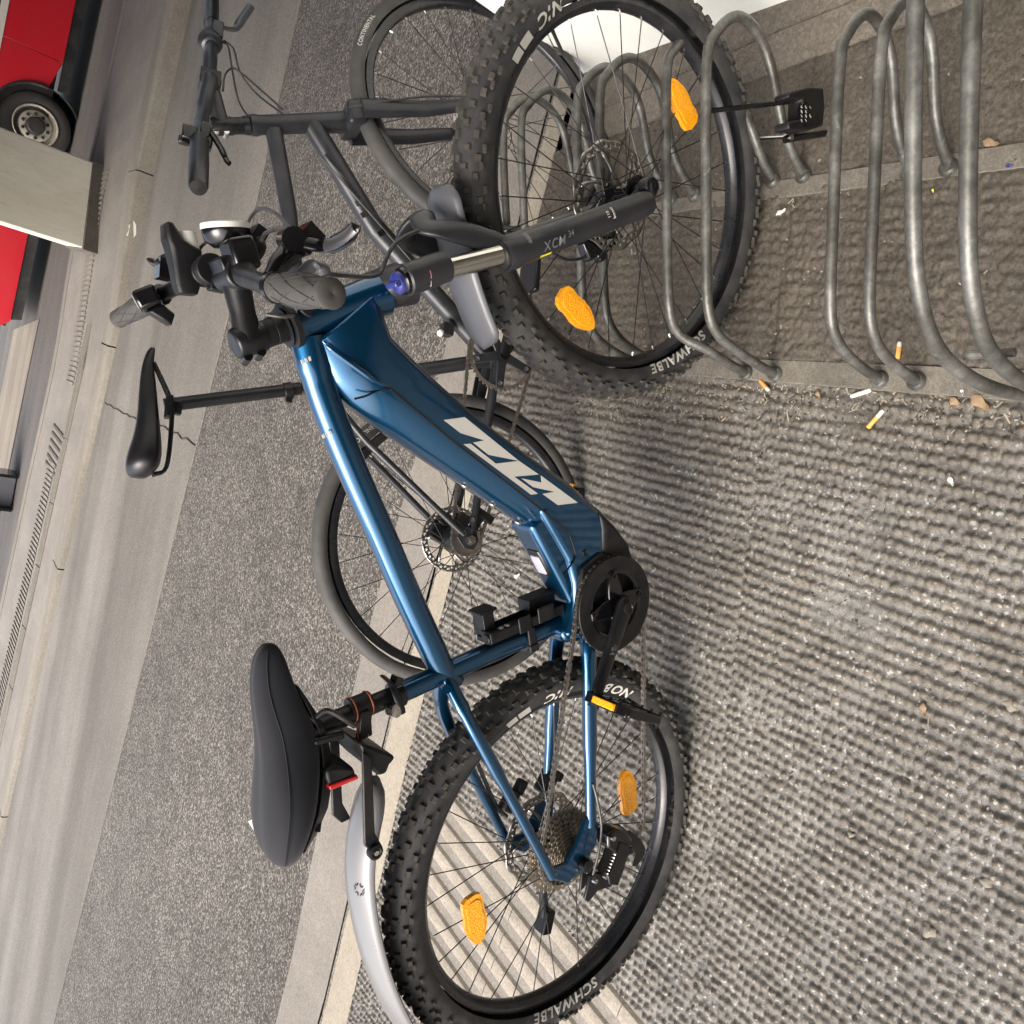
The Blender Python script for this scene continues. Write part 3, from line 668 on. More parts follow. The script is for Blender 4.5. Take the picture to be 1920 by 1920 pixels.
mb = MB(); mb.slab([E(*p, -.05) for p in ((1090, 1065), (1128, 1035), (1150, 1050), (1150, 1200), (1100, 1200), (1080, 1150))], -.0535, -.040); obj('motor_plate', mb, M['black'], bike, bevel=.004)
for px, py in ((1097, 1036), (1088, 1080)):
    mb = MB(); c = E(px, py, -.0445); mb.lathe([(-.002, .0065), (.001, .0065), (.002, .0050), (.0005, .0030), (.0005, 0)], c, -YA, 14); obj('bolt', mb, M['black'], bike)
seam = [E(*p, -.0452) for p in ((668, 748), (690, 742), (712, 732), (728, 729), (742, 738), (853, 830), (930, 890), (1000, 944), (1058, 992), (1071, 1015), (1078, 1040), (1072, 1056), (1056, 1077))]
mb = MB(); mb.tube(curve([V(p.x, -.0458 if i > 2 else -.0402, p.z) for i, p in enumerate(seam)], 4), .0016, 6); obj('battery_seam', mb, M['gloss'], bike)
k = E(1018, 1047, 0); nx_ = V(-.63, 0, .78).normalized(); tx_ = V(.78, 0, .63)
Rk = Matrix((tx_, YA, nx_)).transposed()
mb = MB(); mb.box(k+nx_*.010, (.060, .034, .008), Rk); obj('charge_port', mb, M['gloss'], bike, bevel=.006)
mb = MB(); mb.box(k+nx_*.0125-tx_*.004, (.042, .026, .008), Rk); obj('port_cover', mb, M['lavender'], bike, bevel=.006)
for px, py in ((873, 907), (925, 942), (973, 976)):
    mb = MB(); mb.lathe([(-.004, .0062), (.002, .0062), (.0035, .0045), (.0035, 0)], E(px, py, -.008)+V(-.85, 0, .52)*.004, V(-.85, 0, .52), 12); obj('bolt', mb, M['steel'], bike)
# maker's letters on the side of the down tube (flat print)
def letter(P, y=-.0452): mb = MB(); q = [E(800+x/6.4, 720+z/6.4, y) for x, z in P]; mb.slab([(p.x, p.z) for p in q], y-.0004, y+.001); return mb
K_ = MB()
for P in ([(205, 432), (455, 397), (1105, 922), (745, 850), (558, 703), (690, 676), (410, 590)], [(442, 722), (525, 716), (830, 956), (1105, 922), (1345, 1086), (1050, 1112), (1335, 1316), (1255, 1328)],
          [(1140, 1133), (1378, 1182), (1372, 1100), (1812, 1424), (1576, 1453), (1390, 1318), (1535, 1294), (1278, 1238)]):
    m_ = letter(P); K_.add(m_.v, m_.f)
obj('lettering', K_, M['logo'], dt, ang=10)
# small white prints on the top tube
for a, b, sz in (((572, 676), (572, 690), 0), ((610, 816), (616, 824), 0)):
    c = E((a[0]+b[0])/2, (a[1]+b[1])/2, -.012); mb = MB()
    for i in range(5 if a[1] < 700 else 3): mb.box(c+V(-.5, 0, .87)*(.004-.006*i if a[1] < 700 else .006-.006*i)*1.0+V(0, -.0078, 0)+V(.004, 0, .004), (.006, .001, .0035), Matrix.Rotation(-.5, 3, 'Y'))
    obj('print_mark', mb, M['white'], tto)
sa, sb = V(.3445, 0, .765), V(.458, 0, .385)
mb = MB(); mb.tube([sa, V(.392, 0, .612), sb], .0182, 18); sto = obj('seat_tube', mb, M['blue'], bike)
mb = MB(); mb.tube([E(985, 1200)+V(-.003, 0, .008), E(985, 1200)+V(.003, 0, -.012)], .0195, 16); obj('tube_band', mb, M['black'], bike)
mb = MB(); ax = (sb-sa).normalized(); c = E(1048, 1177, 0); mb.tube([c-ax*.006, c+ax*.004], .0197, 18); obj('tube_joint', mb, M['blue'], bike)
for s in (-1, 1):
    P = [E(838, 1272, -.008), E(868, 1330, -.034), E(900, 1390, -.050), E(960, 1500, -.060), E(1036, 1643, -.066)]
    P = [V(p.x, p.y*-s if s > 0 else p.y, p.z) for p in P]; P = [V(p.x, s*abs(p.y), p.z) for p in P]
    mb = MB(); mb.tube(curve(P, 5), [.0145]*6+[.0125]*8+[.0100]*7, 12, flat=(.8, (.5, 0, .85))); obj('seat_stay', mb, M['blue'], bike)
    P = [E(1098, 1190, -.030), E(1104, 1225, -.045), E(1106, 1400, -.056), E(1108, 1548, -.064)]
    P = [V(p.x, s*abs(p.y), p.z) for p in P]
    mb = MB(); mb.tube(curve(P, 5), [.017]*6+[.0155]*5+[.0125]*5, 12, flat=(.75, (0, 0, 1))); obj('chain_stay', mb, M['blue'], bike)
    dp = [E(*p, -.064) for p in ((1096, 1532), (1120, 1540), (1116, 1580), (1094, 1622), (1062, 1656), (1036, 1648), (1026, 1630), (1046, 1622), (1058, 1618), (1080, 1580))]
    mb = MB(); mb.slab(dp, s*.064-.005, s*.064+.005); obj('dropout', mb, M['blue'], bike, bevel=.003)
mb = MB(); c = E(1057, 1640, -.070); mb.lathe([(-.004, .0095), (.0025, .0095), (.0025, .0055), (0, .0050), (0, 0)], V(0, -.068, RW), -YA, 16); obj('axle_end', mb, M['gloss'], bike)
mb = MB(); mb.tube([E(838, 1292, -.03), E(838, 1292, .03)], .008, 10); obj('stay_bridge', mb, M['blue'], bike)
# --- seat post, saddle, lamp
pa, pb_ = sa, V(.296, 0, .935); pd = (pb_-pa).normalized()
mb = MB(); mb.tube([pa+pd*-.02, pb_], .0156, 18); obj('seat_post', mb, M['black'], bike)
mb = MB(); mb.lathe([(-.012, .0205), (-.010, .0225), (.006, .0225), (.008, .0195)], pa, pd, 24); mb.box(pa+V(.022, -.004, .004), (.022, .018, .014), Matrix.Rotation(.3, 3, 'Y')); obj('seat_clamp', mb, M['gloss'], bike, bevel=.002)
lv = [E(718, 1268, .02), E(735, 1285, -.018), E(750, 1318, -.03), E(755, 1338, -.032)]
mb = MB(); mb.tube(curve(lv, 4), [.006]*4+[.0075]*5+[.006]*4, 8, flat=(.5, (.3, 0, 1))); obj('quick_release_lever', mb, M['black'], bike)
mb = MB(); c = E(738, 1332, -.026); mb.lathe([(-.010, .009), (.008, .011), (.010, .006)], c, V(.2, -1, -.2), 14); obj('clamp_bolt', mb, M['steel'], bike)
st_ = [(.108, .016, .946, .928), (.115, .036, .957, .924), (.130, .054, .967, .922), (.158, .067, .976, .918), (.196, .070, .981, .909), (.235, .062, .983, .904), (.27, .049, .985, .903), (.31, .037, .991, .908), (.345, .030, .999, .926), (.38, .025, 1.005, .945), (.415, .0215, 1.006, .958), (.436, .016, .999, .968), (.444, .008, .988, .975)]
rings = []
for x, hw, zt, zb in st_:
    h = zt-zb; rings.append([V(x, yy*hw, zb+h*zz) for yy, zz in ((-.66, -.04), (-.90, .12), (-1.0, .38), (-.95, .62), (-.80, .82), (-.55, .95), (-.28, .99), (0, .955), (.28, .99), (.55, .95), (.80, .82), (.95, .62), (1, .38), (.90, .12), (.66, -.04), (.25, -.02), (-.25, -.02))])
mb = MB(); mb.loft(rings); sad = obj('saddle', mb, M['saddle'], bike, ang=180, sub=1)
for s in (-1, 1):
    mb = MB(); mb.tube(curve([V(x, s*hw*.93, zb+(zt-zb)*.66+.0009) for x, hw, zt, zb in st_[1:-1]], 3), .0010, 5); obj('saddle_seam', mb, M['saddle'], sad)
mb = MB(); mb.prism([(-.008, -.003), (.008, -.004), (.008, .002), (-.006, .004)], V(.149, .045, .9655), V(.7, .55, .35).normalized(), V(-.3, .3, -.6).normalized(), V(-.5, .5, .7).normalized(), -.006, .0015); obj('saddle_tag', mb, M['white'], sad)
und = [[V(x, yy*hw*.72, zb-.004+(0 if zz else -dp_)) for yy, zz in ((-1, 1), (-.75, 0), (.75, 0), (1, 1))] for (x, hw, zt, zb), dp_ in zip(st_[2:10], (.004, .015, .020, .020, .018, .014, .010, .004))]
mb = MB(); mb.loft(und); obj('saddle_shell', mb, M['plastic'], bike, bevel=.004)
for s in (-1, 1):
    mb = MB(); mb.tube(curve([(.165, s*.045, .902), (.20, s*.03, .893), (.27, s*.022, .890), (.315, s*.02, .902), (.345, s*.012, .932)], 5), .0036, 8); obj('saddle_rail', mb, M['black'], bike)
mb = MB(); mb.box(pb_+V(.0, 0, -.034), (.045, .05, .022), Matrix.Rotation(-.25, 3, 'Y')); mb.box(pb_+V(.004, -.028, -.045), (.012, .012, .05), Matrix.Rotation(-.1, 3, 'Y')); obj('saddle_clamp', mb, M['black'], bike, bevel=.004)
mb = MB(); mb.tube(curve([E(592, 1345, -.02), E(612, 1332, -.025), E(640, 1345, -.03), E(665, 1362, -.03)], 5), .004, 8); obj('lock_cable', mb, M['cable'], bike)
lc = [E(*p, -.03) for p in ((600, 1436), (615, 1428), (652, 1430), (658, 1445), (606, 1466), (601, 1452))]
mb = MB(); mb.slab(lc, -.050, .012); lamp = obj('rear_lamp', mb, M['plastic'], bike, bevel=.005)
mb = MB(); mb.slab([E(*p, -.03) for p in ((605, 1463), (658, 1443), (660, 1450), (607, 1472))], -.053, .015); obj('lamp_lens', mb, M['red'], lamp, bevel=.002)
# --- rear mudguard: strap, bracket, twin arms, blade
c1, c2 = E(655, 1332), E(694, 1316)
mb = MB(); mb.tube([c1, c2], .0185, 20); strap = obj('mudguard_strap', mb, M['plastic'], bike)
tail = [E(*p, -.022) for p in ((676, 1338), (694, 1330), (698, 1378), (672, 1390))]; mb = MB(); mb.slab(tail, -.024, -.010); obj('strap_tail', mb, M['plastic'], strap, bevel=.002)
for a, b in ((c1+(c2-c1)*.12, (672, 1388)), (c1+(c2-c1)*.88, (690, 1380))):
    mb = MB(); ad = (c2-c1).normalized(); U = V(0, -1, 0); Wv = ad.cross(U); P = [a+U*(.0192*math.cos(t))+Wv*(.0192*math.sin(t)) for t in lerp(-2.4, 1.2, 16)]
    e = E(*b, -.0245); P = [q for q in P]; mb.tube(P, .0013, 5); mb.tube([P[-1] if (P[-1]-e).length < (P[0]-e).length else P[0], e], .0013, 5); obj('strap_stitching', mb, M['orange_thread'], strap)
br = [E(*p, 0) for p in ((645, 1372), (672, 1380), (702, 1392), (712, 1398), (700, 1412), (694, 1428), (680, 1432), (660, 1412))]
mb = MB(); mb.slab(br, -.054, .054); obj('mudguard_bracket', mb, M['plastic'], bike, bevel=.005)
for s in (-1, 1):
    A = [E(*p, -.056) for p in ((678, 1408), (696, 1420), (702, 1560), (718, 1590), (700, 1600), (682, 1585), (680, 1500))]
    mb = MB(); mb.slab(A, s*.056-.003, s*.056+.003); obj('mudguard_arm', mb, M['plastic'], bike, bevel=.002)
c = E(702, 1596, -.060)
mb = MB(); mb.lathe([(-.004, .012), (.006, .012), (.007, .0085), (.005, .006), (.0055, 0)], c, -YA, 20); mb.mi = 1; mb.lathe([(.003, .0045), (.008, .0040), (.008, 0)], c, -YA, 10); obj('pivot_bolt', mb, [M['plastic'], M['steel']], bike)
def blade(path, wd, sag, nrm_hint, n=9, k=5, taper=True):
    P = curve(path, k); rings = []
    for i, p in enumerate(P):
        T = (P[min(i+1, len(P)-1)]-P[max(i-1, 0)]).normalized(); Nn = T.cross(YA); Nn = Nn if Nn.dot(V(*nrm_hint)) > 0 else -Nn
        t = i/(len(P)-1); e = min(1, math.sqrt(max(1-(1-min(t, 1-t)*7)**2, .002))) if taper and min(t, 1-t) < 1/7 else 1
        h = wd[0]+(wd[1]-wd[0])*t
        rings.append([p+YA*(h*e*u)-Nn*(sag*u*u) for u in lerp(-1, 1, n)])
    mb = MB(); nn = n; vs = [q for r in rings for q in r]
    return mb.add(vs, [(i*nn+j, i*nn+j+1, (i+1)*nn+j+1, (i+1)*nn+j) for i in range(len(rings)-1) for j in range(nn-1)])
mb = blade([E(690, 1455), E(668, 1530), E(655, 1620), E(662, 1710), E(690, 1820), E(735, 1915), E(800, 1990)], (.044, .054), .020, (-1, 0, .6))
gb = obj('rear_mudguard', mb, M['guard'], bike, solid=.003, ang=80)
gp = curve([E(690, 1455), E(668, 1530), E(655, 1620), E(662, 1710), E(690, 1820), E(735, 1915), E(800, 1990)], 5); i = 12; T_ = (gp[i+1]-gp[i-1]).normalized(); N_ = T_.cross(YA); N_ = N_ if N_.x < 0 else -N_
gc = gp[i]-YA*.026-N_*(.020*.3); yt = (-YA*1-N_*.42).normalized(); mb = MB()
for k in range(6):
    for sg in (1, -1):
        a = PI*k/3+.5; u = T_*math.cos(a)+yt*math.sin(a); v = T_*-math.sin(a)+yt*math.cos(a); o_ = gc+u*.0065+N_*.0026
        mb.add([o_+v*.0007, o_+u*.004+v*(.0035*sg+.0007), o_+u*.004+v*(.0035*sg-.0007), o_-v*.0007], [(0, 1, 2, 3)])
obj('guard_emblem', mb, M['black'], gb, solid=.0008)
# --- lock holder clipped on the seat tube
ax = (sb-sa).normalized(); fx_ = V(-ax.z, 0, ax.x); fx_ = fx_ if fx_.x > 0 else -fx_
Rl = Matrix((ax, YA, fx_)).transposed()
def on_tube(t, y, h): return sa+ax*t+YA*y+fx_*h
L0 = (E(905, 1195)-sa).dot(ax); L1_ = (E(1045, 1135)-sa).dot(ax); Lt = L1_-L0
mb = MB()
mb.box(on_tube((L0+L1_)/2, 0, .028), (Lt, .040, .010), Rl)
for s in (-1, 1): mb.box(on_tube((L0+L1_)/2, s*.022, .036), (Lt*.96, .004, .014), Rl)
for t0, t1, y, h0, h1, wy in ((.02, .16, .012, .03, .075, .032), (.62, .98, .016, .03, .066, .034), (.36, .52, -.024, .022, .052, .004), (.62, .84, -.024, .026, .055, .004), (.0, .06, -.01, .026, .046, .03)):
    mb.box(on_tube(L0+Lt*(t0+t1)/2, y, (h0+h1)/2), (Lt*(t1-t0), wy, h1-h0), Rl)
mb.box(on_tube(L0+Lt*.09, .012, .077), (Lt*.22, .036, .006), Rl)
mb.tube([on_tube(L0-.004, -.014, .034), on_tube(L0+.02, -.014, .034)], .010, 12)
mb.box(on_tube(L0+Lt*.52, -.020, .004), (.016, .006, .040), Rl); mb.box(on_tube(L0+Lt*.52, -.022, -.014), (.020, .008, .014), Rl)
obj('lock_holder', mb, M['plastic'], bike, bevel=.0025)
for t in (.22, .30):
    mb = MB(); mb.lathe([(-.003, .006), (.003, .006), (.004, .003)], on_tube(L0+Lt*t, -.004, .036), fx_, 10); obj('holder_screw', mb, M['steel'], bike)
# --- drive: guard ring, spider, crank arms, pedals, chain, cassette, derailleur
BB = V(.492, 0, .348)
mb = MB(); n = 64
def annulus(mb, c, y0, y1, ro, ri, n=64):
    return mb.lathe([(y0, ri), (y0, ro), (y1, ro), (y1, ri)], V(c.x, 0, c.z), YA, n, closed=True)
annulus(mb, BB, -.066, -.062, .092, .064); cg = obj('chain_guard', mb, M['plastic'], bike, bevel=.0012)
mb = MB(); annulus(mb, BB, -.0655, -.0625, .0655, .058)
for kk in range(4):
    a = .35+PI/2*kk; d = V(math.cos(a), 0, math.sin(a)); tv = V(-math.sin(a), 0, math.cos(a))
    mb.prism([(.0, -.020), (.03, -.017), (.066, -.008), (.066, .008), (.03, .017), (0, .020)], BB, d, tv, YA, -.071, -.064)
obj('spider', mb, M['gloss'], cg, bevel=.0015)
for kk in range(4):
    a = .35+PI/2*kk; mb = MB(); mb.lathe([(-.002, .006), (.0025, .006), (.003, .003), (.001, .0025), (.001, 0)], BB+V(.058*math.cos(a), -.071, .058*math.sin(a)), -YA, 12); obj('chainring_bolt', mb, M['gloss'], cg)
obj('chainring', sprocket(.0905, 44, 0, .003, .7), M['cog'], bike, M=Matrix.Translation((BB.x, -.0555, BB.z)), ang=25)
def crank(s):
    P0 = V(BB.x, s*.088, BB.z); v = (E(1113, 1325, -.108)-V(BB.x, -.108, BB.z)); v = V(v.x, 0, v.z).normalized()*.170*(1 if s < 0 else -1)
    P1 = P0+v+YA*(s*.016); mb = MB(); d = (P1-P0).normalized()
    mb.tube([P0-d*.020, P0-d*.012, P0, P0+d*.03, P0+d*.09, P1-d*.012, P1+d*.006, P1+d*.012], [.010, .016, .0195, .0175, .0150, .0135, .011, .006], 16, flat=(.62, (0, 0, 1) if abs(d.z) < .9 else (1, 0, 0)))
    o = obj('crank_arm', mb, M['black'], bike, ang=60, bevel=0)
    mb = MB(); mb.lathe([(-.004, .0125), (.0035, .0125), (.0045, .009), (.0015, .0075), (.0015, 0)], P0+YA*(s*.009), YA*s, 20); obj('crank_bolt', mb, M['plastic'], o)
    return P0, P1
c0, pr = crank(-1); _, pl_ = crank(1)
mb = MB(); decal(mb, 'FSA', .013, c0+(pr-c0)*.35, c0+(pr-c0)*.62, .0098, 0, V(0, -1, .25), .0012, .0004, .1); obj('lettering', mb, M['grey'], bike)
def pedal(P, s, tilt):
    X = Matrix.Rotation(tilt, 3, 'Y'); mb = MB(); c = P+YA*(s*.068)
    A = lambda x, y, z: c+X @ V(x, s*y, z)
    mb.tube([P+YA*(s*.004), A(0, .050, 0)], [.0075, .0065], 12)
    for x in (-.042, .042): mb.box(A(x, 0, 0), (.011, .098, .019), X)
    for y in (-.046, -.012, .022, .047): mb.box(A(0, y, 0), (.084, .010, .015), X)
    ped = obj('pedal', mb, M['gloss'], bike, bevel=.0025)
    mb = MB()
    for x in (-.042, .042):
        for y in (-.04, -.018, .004, .026, .046):
            for z in (-1, 1): mb.tube([A(x, y, z*.008), A(x, y, z*.0145)], .0023, 6)
    obj('grip_pin', mb, M['plastic'], ped)
    for x in (-.050, .050):
        mb = MB(); mb.box(A(x, -.002, 0), (.007, .050, .012), X); obj('pedal_reflector', mb, M['reflector'], ped, bevel=.0015)
    return ped
pedal(pr, -1, 1.85); pedal(pl_, 1, -.1)
cas = MB(); cas.lathe([(-.052, 0), (-.052, .013), (-.047, .015), (-.020, .016)], V(0, 0, RW), YA, 20); cas = obj('cassette', cas, M['steel'], bike)
for i, (tth, R) in enumerate(((11, .024), (13, .028), (15, .033), (17, .038), (20, .043), (23, .049), (27, .056), (32, .064), (37, .074), (42, .085))):
    sp = sprocket(R, tth, 0, .0020, .62); obj('sprocket', sp, M['cog'], cas, M=Matrix.Translation((0, -.0485+.0036*i, RW)), ang=25)
cy = -.030
chp = MB(); chp.tube([(BB.x, -.05, BB.z), (BB.x, -.06, BB.z)], .02, 12); chain = obj('chain', chp, M['chain'], bike)
up1 = E(1066, 1560, cy); jock1, jock2 = E(1182, 1585, -.045), E(1118, 1650, -.045)
a0 = math.radians(98); path = arc((BB.x, BB.z), .0880, -math.radians(95), a0, 22, -.0555)
path += [V(.064*math.cos(t), cy, RW+.064*math.sin(t)) for t in lerp(math.radians(82), math.radians(250), 12)]
path += [jock2+V(-.014, 0, .010)*0+V(-.016, 0, 0), jock2+V(-.004, 0, -.017), jock1+V(.0, 0, .012), jock1+V(.008, 0, -.016)]
lowp = E(1207, 1540, -.045); path += [lowp]
chain_along(chain, path)
# derailleur
dr = MB(); H_ = lambda pts, y0, y1: dr.slab([E(px, py, -.075) for px, py in pts], y0, y1)
H_(((1130, 1560), (1146, 1548), (1166, 1553), (1178, 1570), (1168, 1590), (1146, 1597), (1130, 1585)), -.090, -.056)
dro = obj('derailleur', dr, M['gloss'], bike, bevel=.005)
for y0, y1 in ((-.094, -.089), (-.064, -.058)):
    dr = MB(); H_(((1152, 1572), (1168, 1580), (1158, 1620), (1146, 1652), (1130, 1650), (1128, 1636), (1140, 1612)), y0, y1); obj('derailleur_link', dr, M['black'], dro, bevel=.0015)
    dr = MB(); H_(((1172, 1560), (1186, 1560), (1206, 1576), (1215, 1592), (1214, 1606), (1200, 1626), (1190, 1628), (1196, 1604), (1188, 1588), (1174, 1576)), y0+.026, y1+.022); obj('derailleur_cage', dr, M['plastic'], dro, bevel=.0012)
dr = MB(); p0_, p1_ = E(1156, 1598, -.078), E(1140, 1640, -.078); ax_ = p1_-p0_; U_ = YA; W_ = ax_.normalized().cross(YA)
dr.tube([p0_+ax_*(t/72)+U_*(.0065*math.cos(t*.62))+W_*(.0065*math.sin(t*.62)) for t in range(72)], .0012, 5); obj('derailleur_spring', dr, M['steel'], dro)
dr = MB(); H_(((1104, 1640), (1120, 1634), (1146, 1648), (1144, 1660), (1118, 1668), (1100, 1690), (1093, 1684)), -.080, -.074); H_(((1106, 1644), (1122, 1638), (1142, 1650), (1116, 1666), (1102, 1684)), -.054, -.048); obj('derailleur_arm', dr, M['black'], dro, bevel=.0015)
for px, py in ((1150, 1572), (1136, 1644), (1116, 1652)):
    dr = MB(); dr.lathe([(-.004, .0052), (.003, .0048), (.003, .0025), (.001, .0022), (.001, 0)], E(px, py, -.092), -YA, 12); obj('pivot_bolt', dr, M['steel'], dro)
for j in (jock1, jock2): obj('jockey_wheel', sprocket(.018, 12, 0, .004, .3), M['plastic'], dro, M=Matrix.Translation(j), ang=25)
mb = MB(); mb.lathe([(-.006, .013), (.008, .013), (.010, .007)], E(1098, 1622, -.076), -YA, 16); obj('hanger_bolt', mb, M['gloss'], dro)
mb = MB(); mb.tube(curve([E(1112, 1470, -.07), E(1120, 1500, -.078), E(1128, 1550, -.085), E(1122, 1600, -.088), E(1112, 1640, -.085)], 6), .0026, 8); obj('gear_cable', mb, M['cable'], bike)
# rear brake on the far side
rotor(rear, .0915, .0445, arms=5)
mb = MB()
for c, d in ((E(955, 1500, .06), (.045, .022, .028)), (E(1025, 1465, .06), (.05, .03, .03)), (E(975, 1475, .062), (.03, .02, .02)), (E(1040, 1452, .07), (.02, .024, .035))): mb.box(c, d, Matrix.Rotation(.5, 3, 'Y'))
obj('brake_caliper', mb, M['plastic'], bike, bevel=.005)
mb = MB(); mb.tube(curve([E(868, 1360, .058), E(895, 1430, .062), E(930, 1510, .066), E(950, 1530, .066)], 6), .004, 7); obj('brake_hose', mb, M['cable'], bike)
mb = MB(); ks_ = E(1010, 1560, .085); ke = E(1022, 1725, .085); mb.tube([ks_, ke], .010, 10); mb.box(ke, (.05, .03, .024), Matrix.Rotation(.15, 3, 'Y')); obj('kickstand', mb, M['plastic'], bike, bevel=.003)
M['alloy'] = dust('satin_alloy', (.20, .20, .205), .38, .8, amt=.1)
# --- suspension fork
fk = bike
LA, LB = E(948, 479, -.066), E(1213, 381, -.066); ld = (LB-LA).normalized()
CA = E(788, 516, -.066); AX = V(WB, 0, RW)
ldir = V(ld.x, 0, ld.z).normalized()
for s in (-1, 1):
    S = lambda p: V(p.x, s*abs(p.y), p.z)
    mb = MB(); mb.tube([S(CA), S(LA)+ldir*.03], .0165, 24); st = obj('stanchion', mb, M['chrome'], fk)
    mb = MB(); a, b = S(LA), S(LB); mb.lathe([(-.006, .0185), (-.006, .0235), (0, .0255), (.02, .0250), (.06, .0235), (.14, .0225), ((b-a).length-.015, .0225), ((b-a).length, .0205), ((b-a).length+.004, .016)], a, ldir, 28)
    leg = obj('lower_leg', mb, M['fork'], fk)
    mb = MB(); mb.lathe([(-.012, .0170), (-.011, .0205), (-.007, .0225), (-.006, .019)], a, ldir, 24); obj('dust_seal', mb, M['plastic'], leg)
    q = V(AX.x, s*.056, AX.z); e = b-ldir*.022
    mb = MB(); mb.loft([[e+V(0, s*y, 0)+p for y, p in ((-.016, -ldir*.02), (.014, -ldir*.02), (.014, ldir*.022), (-.016, ldir*.022))], [q+V(0, s*y, 0)+p for y, p in ((-.012, V(-.012, 0, -.014)), (.010, V(-.012, 0, -.014)), (.010, V(.016, 0, .010)), (-.012, V(.016, 0, .010)))]])
    mb.lathe([(-.012, .017), (.010, .017)], q, YA*s, 18); obj('dropout', mb, M['fork'], leg, bevel=.004, seg=3)
    mb = MB(); mb.lathe([(.009, .013), (.013, .013), (.013, .009), (.009, .0085), (.009, .004), (.012, .004), (.012, 0)], q, YA*s, 20); obj('axle_end', mb, M['gloss'], fk)
    mb = MB(); t0 = (S(LA)-S(CA)).length; mb.lathe([(-.030, .0185), (-.026, .0225), (.020, .0235), (.045, .0230), (.048, .0195)], S(CA), ldir, 24); obj('crown_clamp', mb, M['fork'], fk)
a, b = V(LA.x, -.066, LA.z), V(LB.x, -.066, LB.z); mb = MB()
patch(mb, a, b, .0236, .066, .130, -.85, .12, V(0, -.8, .6), .0008, 8, -.014); obj('print_patch', mb, M['patch'], fk)
mb = MB(); decal(mb, 'SUNTOUR', .0125, a+ldir*.066, a+ldir*.124, .0236, -.26, V(0, -.8, .6), .0012, .0002, .15, 1); obj('lettering', mb, M['fork'], fk)
mb = MB(); decal(mb, 'XCM', .021, a+ldir*.05, a+ldir*.12, .0236, .62, V(0, -.8, .6), .0006, .0002, .12, 1, 1.15); obj('lettering', mb, M['patch'], fk)
mb = MB(); decal(mb, '34', .014, a+ldir*.105, a+ldir*.140, .0236, .38, V(0, -.8, .6), .0004, .0001, .2, 1); obj('lettering', mb, M['patch'], fk)
mb = MB()
for t_, sz in ((.218, .0085), (.230, .0085)):
    c = a+ldir*t_; U = V(0, -1, .12).normalized(); Wv = ldir.cross(U); vs, fs, w_, h_ = text_mesh('boost' if t_ > .22 else '110', sz, .0002); o = []
    for v in vs:
        an = -.25-(v.x)/.0226; o.append(c+ldir*(-v.y)+(U*math.cos(an)+Wv*math.sin(an))*.0236)
    mb.add(o, fs)
obj('lettering', mb, M['white'], fk)
mb = MB(); patch(mb, a, b, .0226, .165, .238, 1.20, 1.42, V(0, -.8, .6), .0012, 4); obj('print_stripe', mb, M['yellow'], fk)
# crown, knob, little emblem
cc_ = V(CA.x, 0, CA.z)+V(-.018, 0, .030)
rings = []
for y, w1, h1, dx, dz in ((-.070, .018, .030, .0, .0), (-.050, .026, .036, -.002, .002), (-.026, .036, .040, -.010, .012), (0, .042, .044, -.016, .020), (.026, .036, .040, -.010, .012), (.050, .026, .036, -.002, .002), (.070, .018, .030, 0, 0)):
    c = V(CA.x, y, CA.z)+V(dx, 0, dz)+ldir*.004; sx = V(-ldir.z, 0, ldir.x)*-1; sx = V(ldir.z, 0, -ldir.x)
    rings.append([c+sx*(w1*.75*math.cos(t)) + ldir*(h1*.8*math.sin(t)) for t in lerp(0, 2*PI*15/16, 16)])
mb = MB(); mb.loft(rings); crown = obj('fork_crown', mb, M['fork'], fk, ang=70)
mb = MB(); mb.lathe([(-.03, .022), (.02, .026), (.045, .030), (.052, .022)], hb-hd.normalized()*-.004, hd, 24); obj('crown_race', mb, M['fork'], fk)
kc = V(CA.x, -.066, CA.z)-ldir*.030
mb = MB(); mb.lathe([(.003, .020), (-.004, .0195), (-.007, .015)], kc, ldir, 24); obj('knob_base', mb, M['gloss'], fk)
mb = MB(); mb.lathe([(.0, .0165), (-.010, .0155), (-.013, .011), (-.014, 0)], kc-ldir*.003, ldir, 24); mb.box(kc-ldir*.018, (.010, .030, .008), Matrix.Rotation(math.atan2(-ldir.z, ldir.x), 3, 'Y')); knob = obj('lockout_knob', mb, M['blueknob'], fk, bevel=.002)
mb = MB(); patch(mb, V(CA.x, -.066, CA.z), V(LA.x, -.066, LA.z), .0235, .012, .022, -.10, .38, V(0, -1, .12), .0006, 5); obj('sticker', mb, M['pink'], fk)
mb = MB()
for t0, t1, a0_, a1_ in ((.013, .019, .62, .95), (.010, .014, .50, .62), (.018, .023, .80, .90)): patch(mb, V(CA.x, -.066, CA.z), V(LA.x, -.066, LA.z), .0235, t0, t1, a0_, a1_, V(0, -1, .12), .0006, 5)
obj('sticker', mb, M['white'], fk)
mb = MB(); patch(mb, V(CA.x, -.066, CA.z), V(LA.x, -.066, LA.z), .0165, .098, .0995, -1.0, 1.2, V(0, -1, .12), .0004, 8); patch(mb, V(CA.x, -.066, CA.z), V(LA.x, -.066, LA.z), .0165, .104, .1055, -1.0, 1.2, V(0, -1, .12), .0004, 8); obj('sag_mark', mb, M['gloss'], fk)
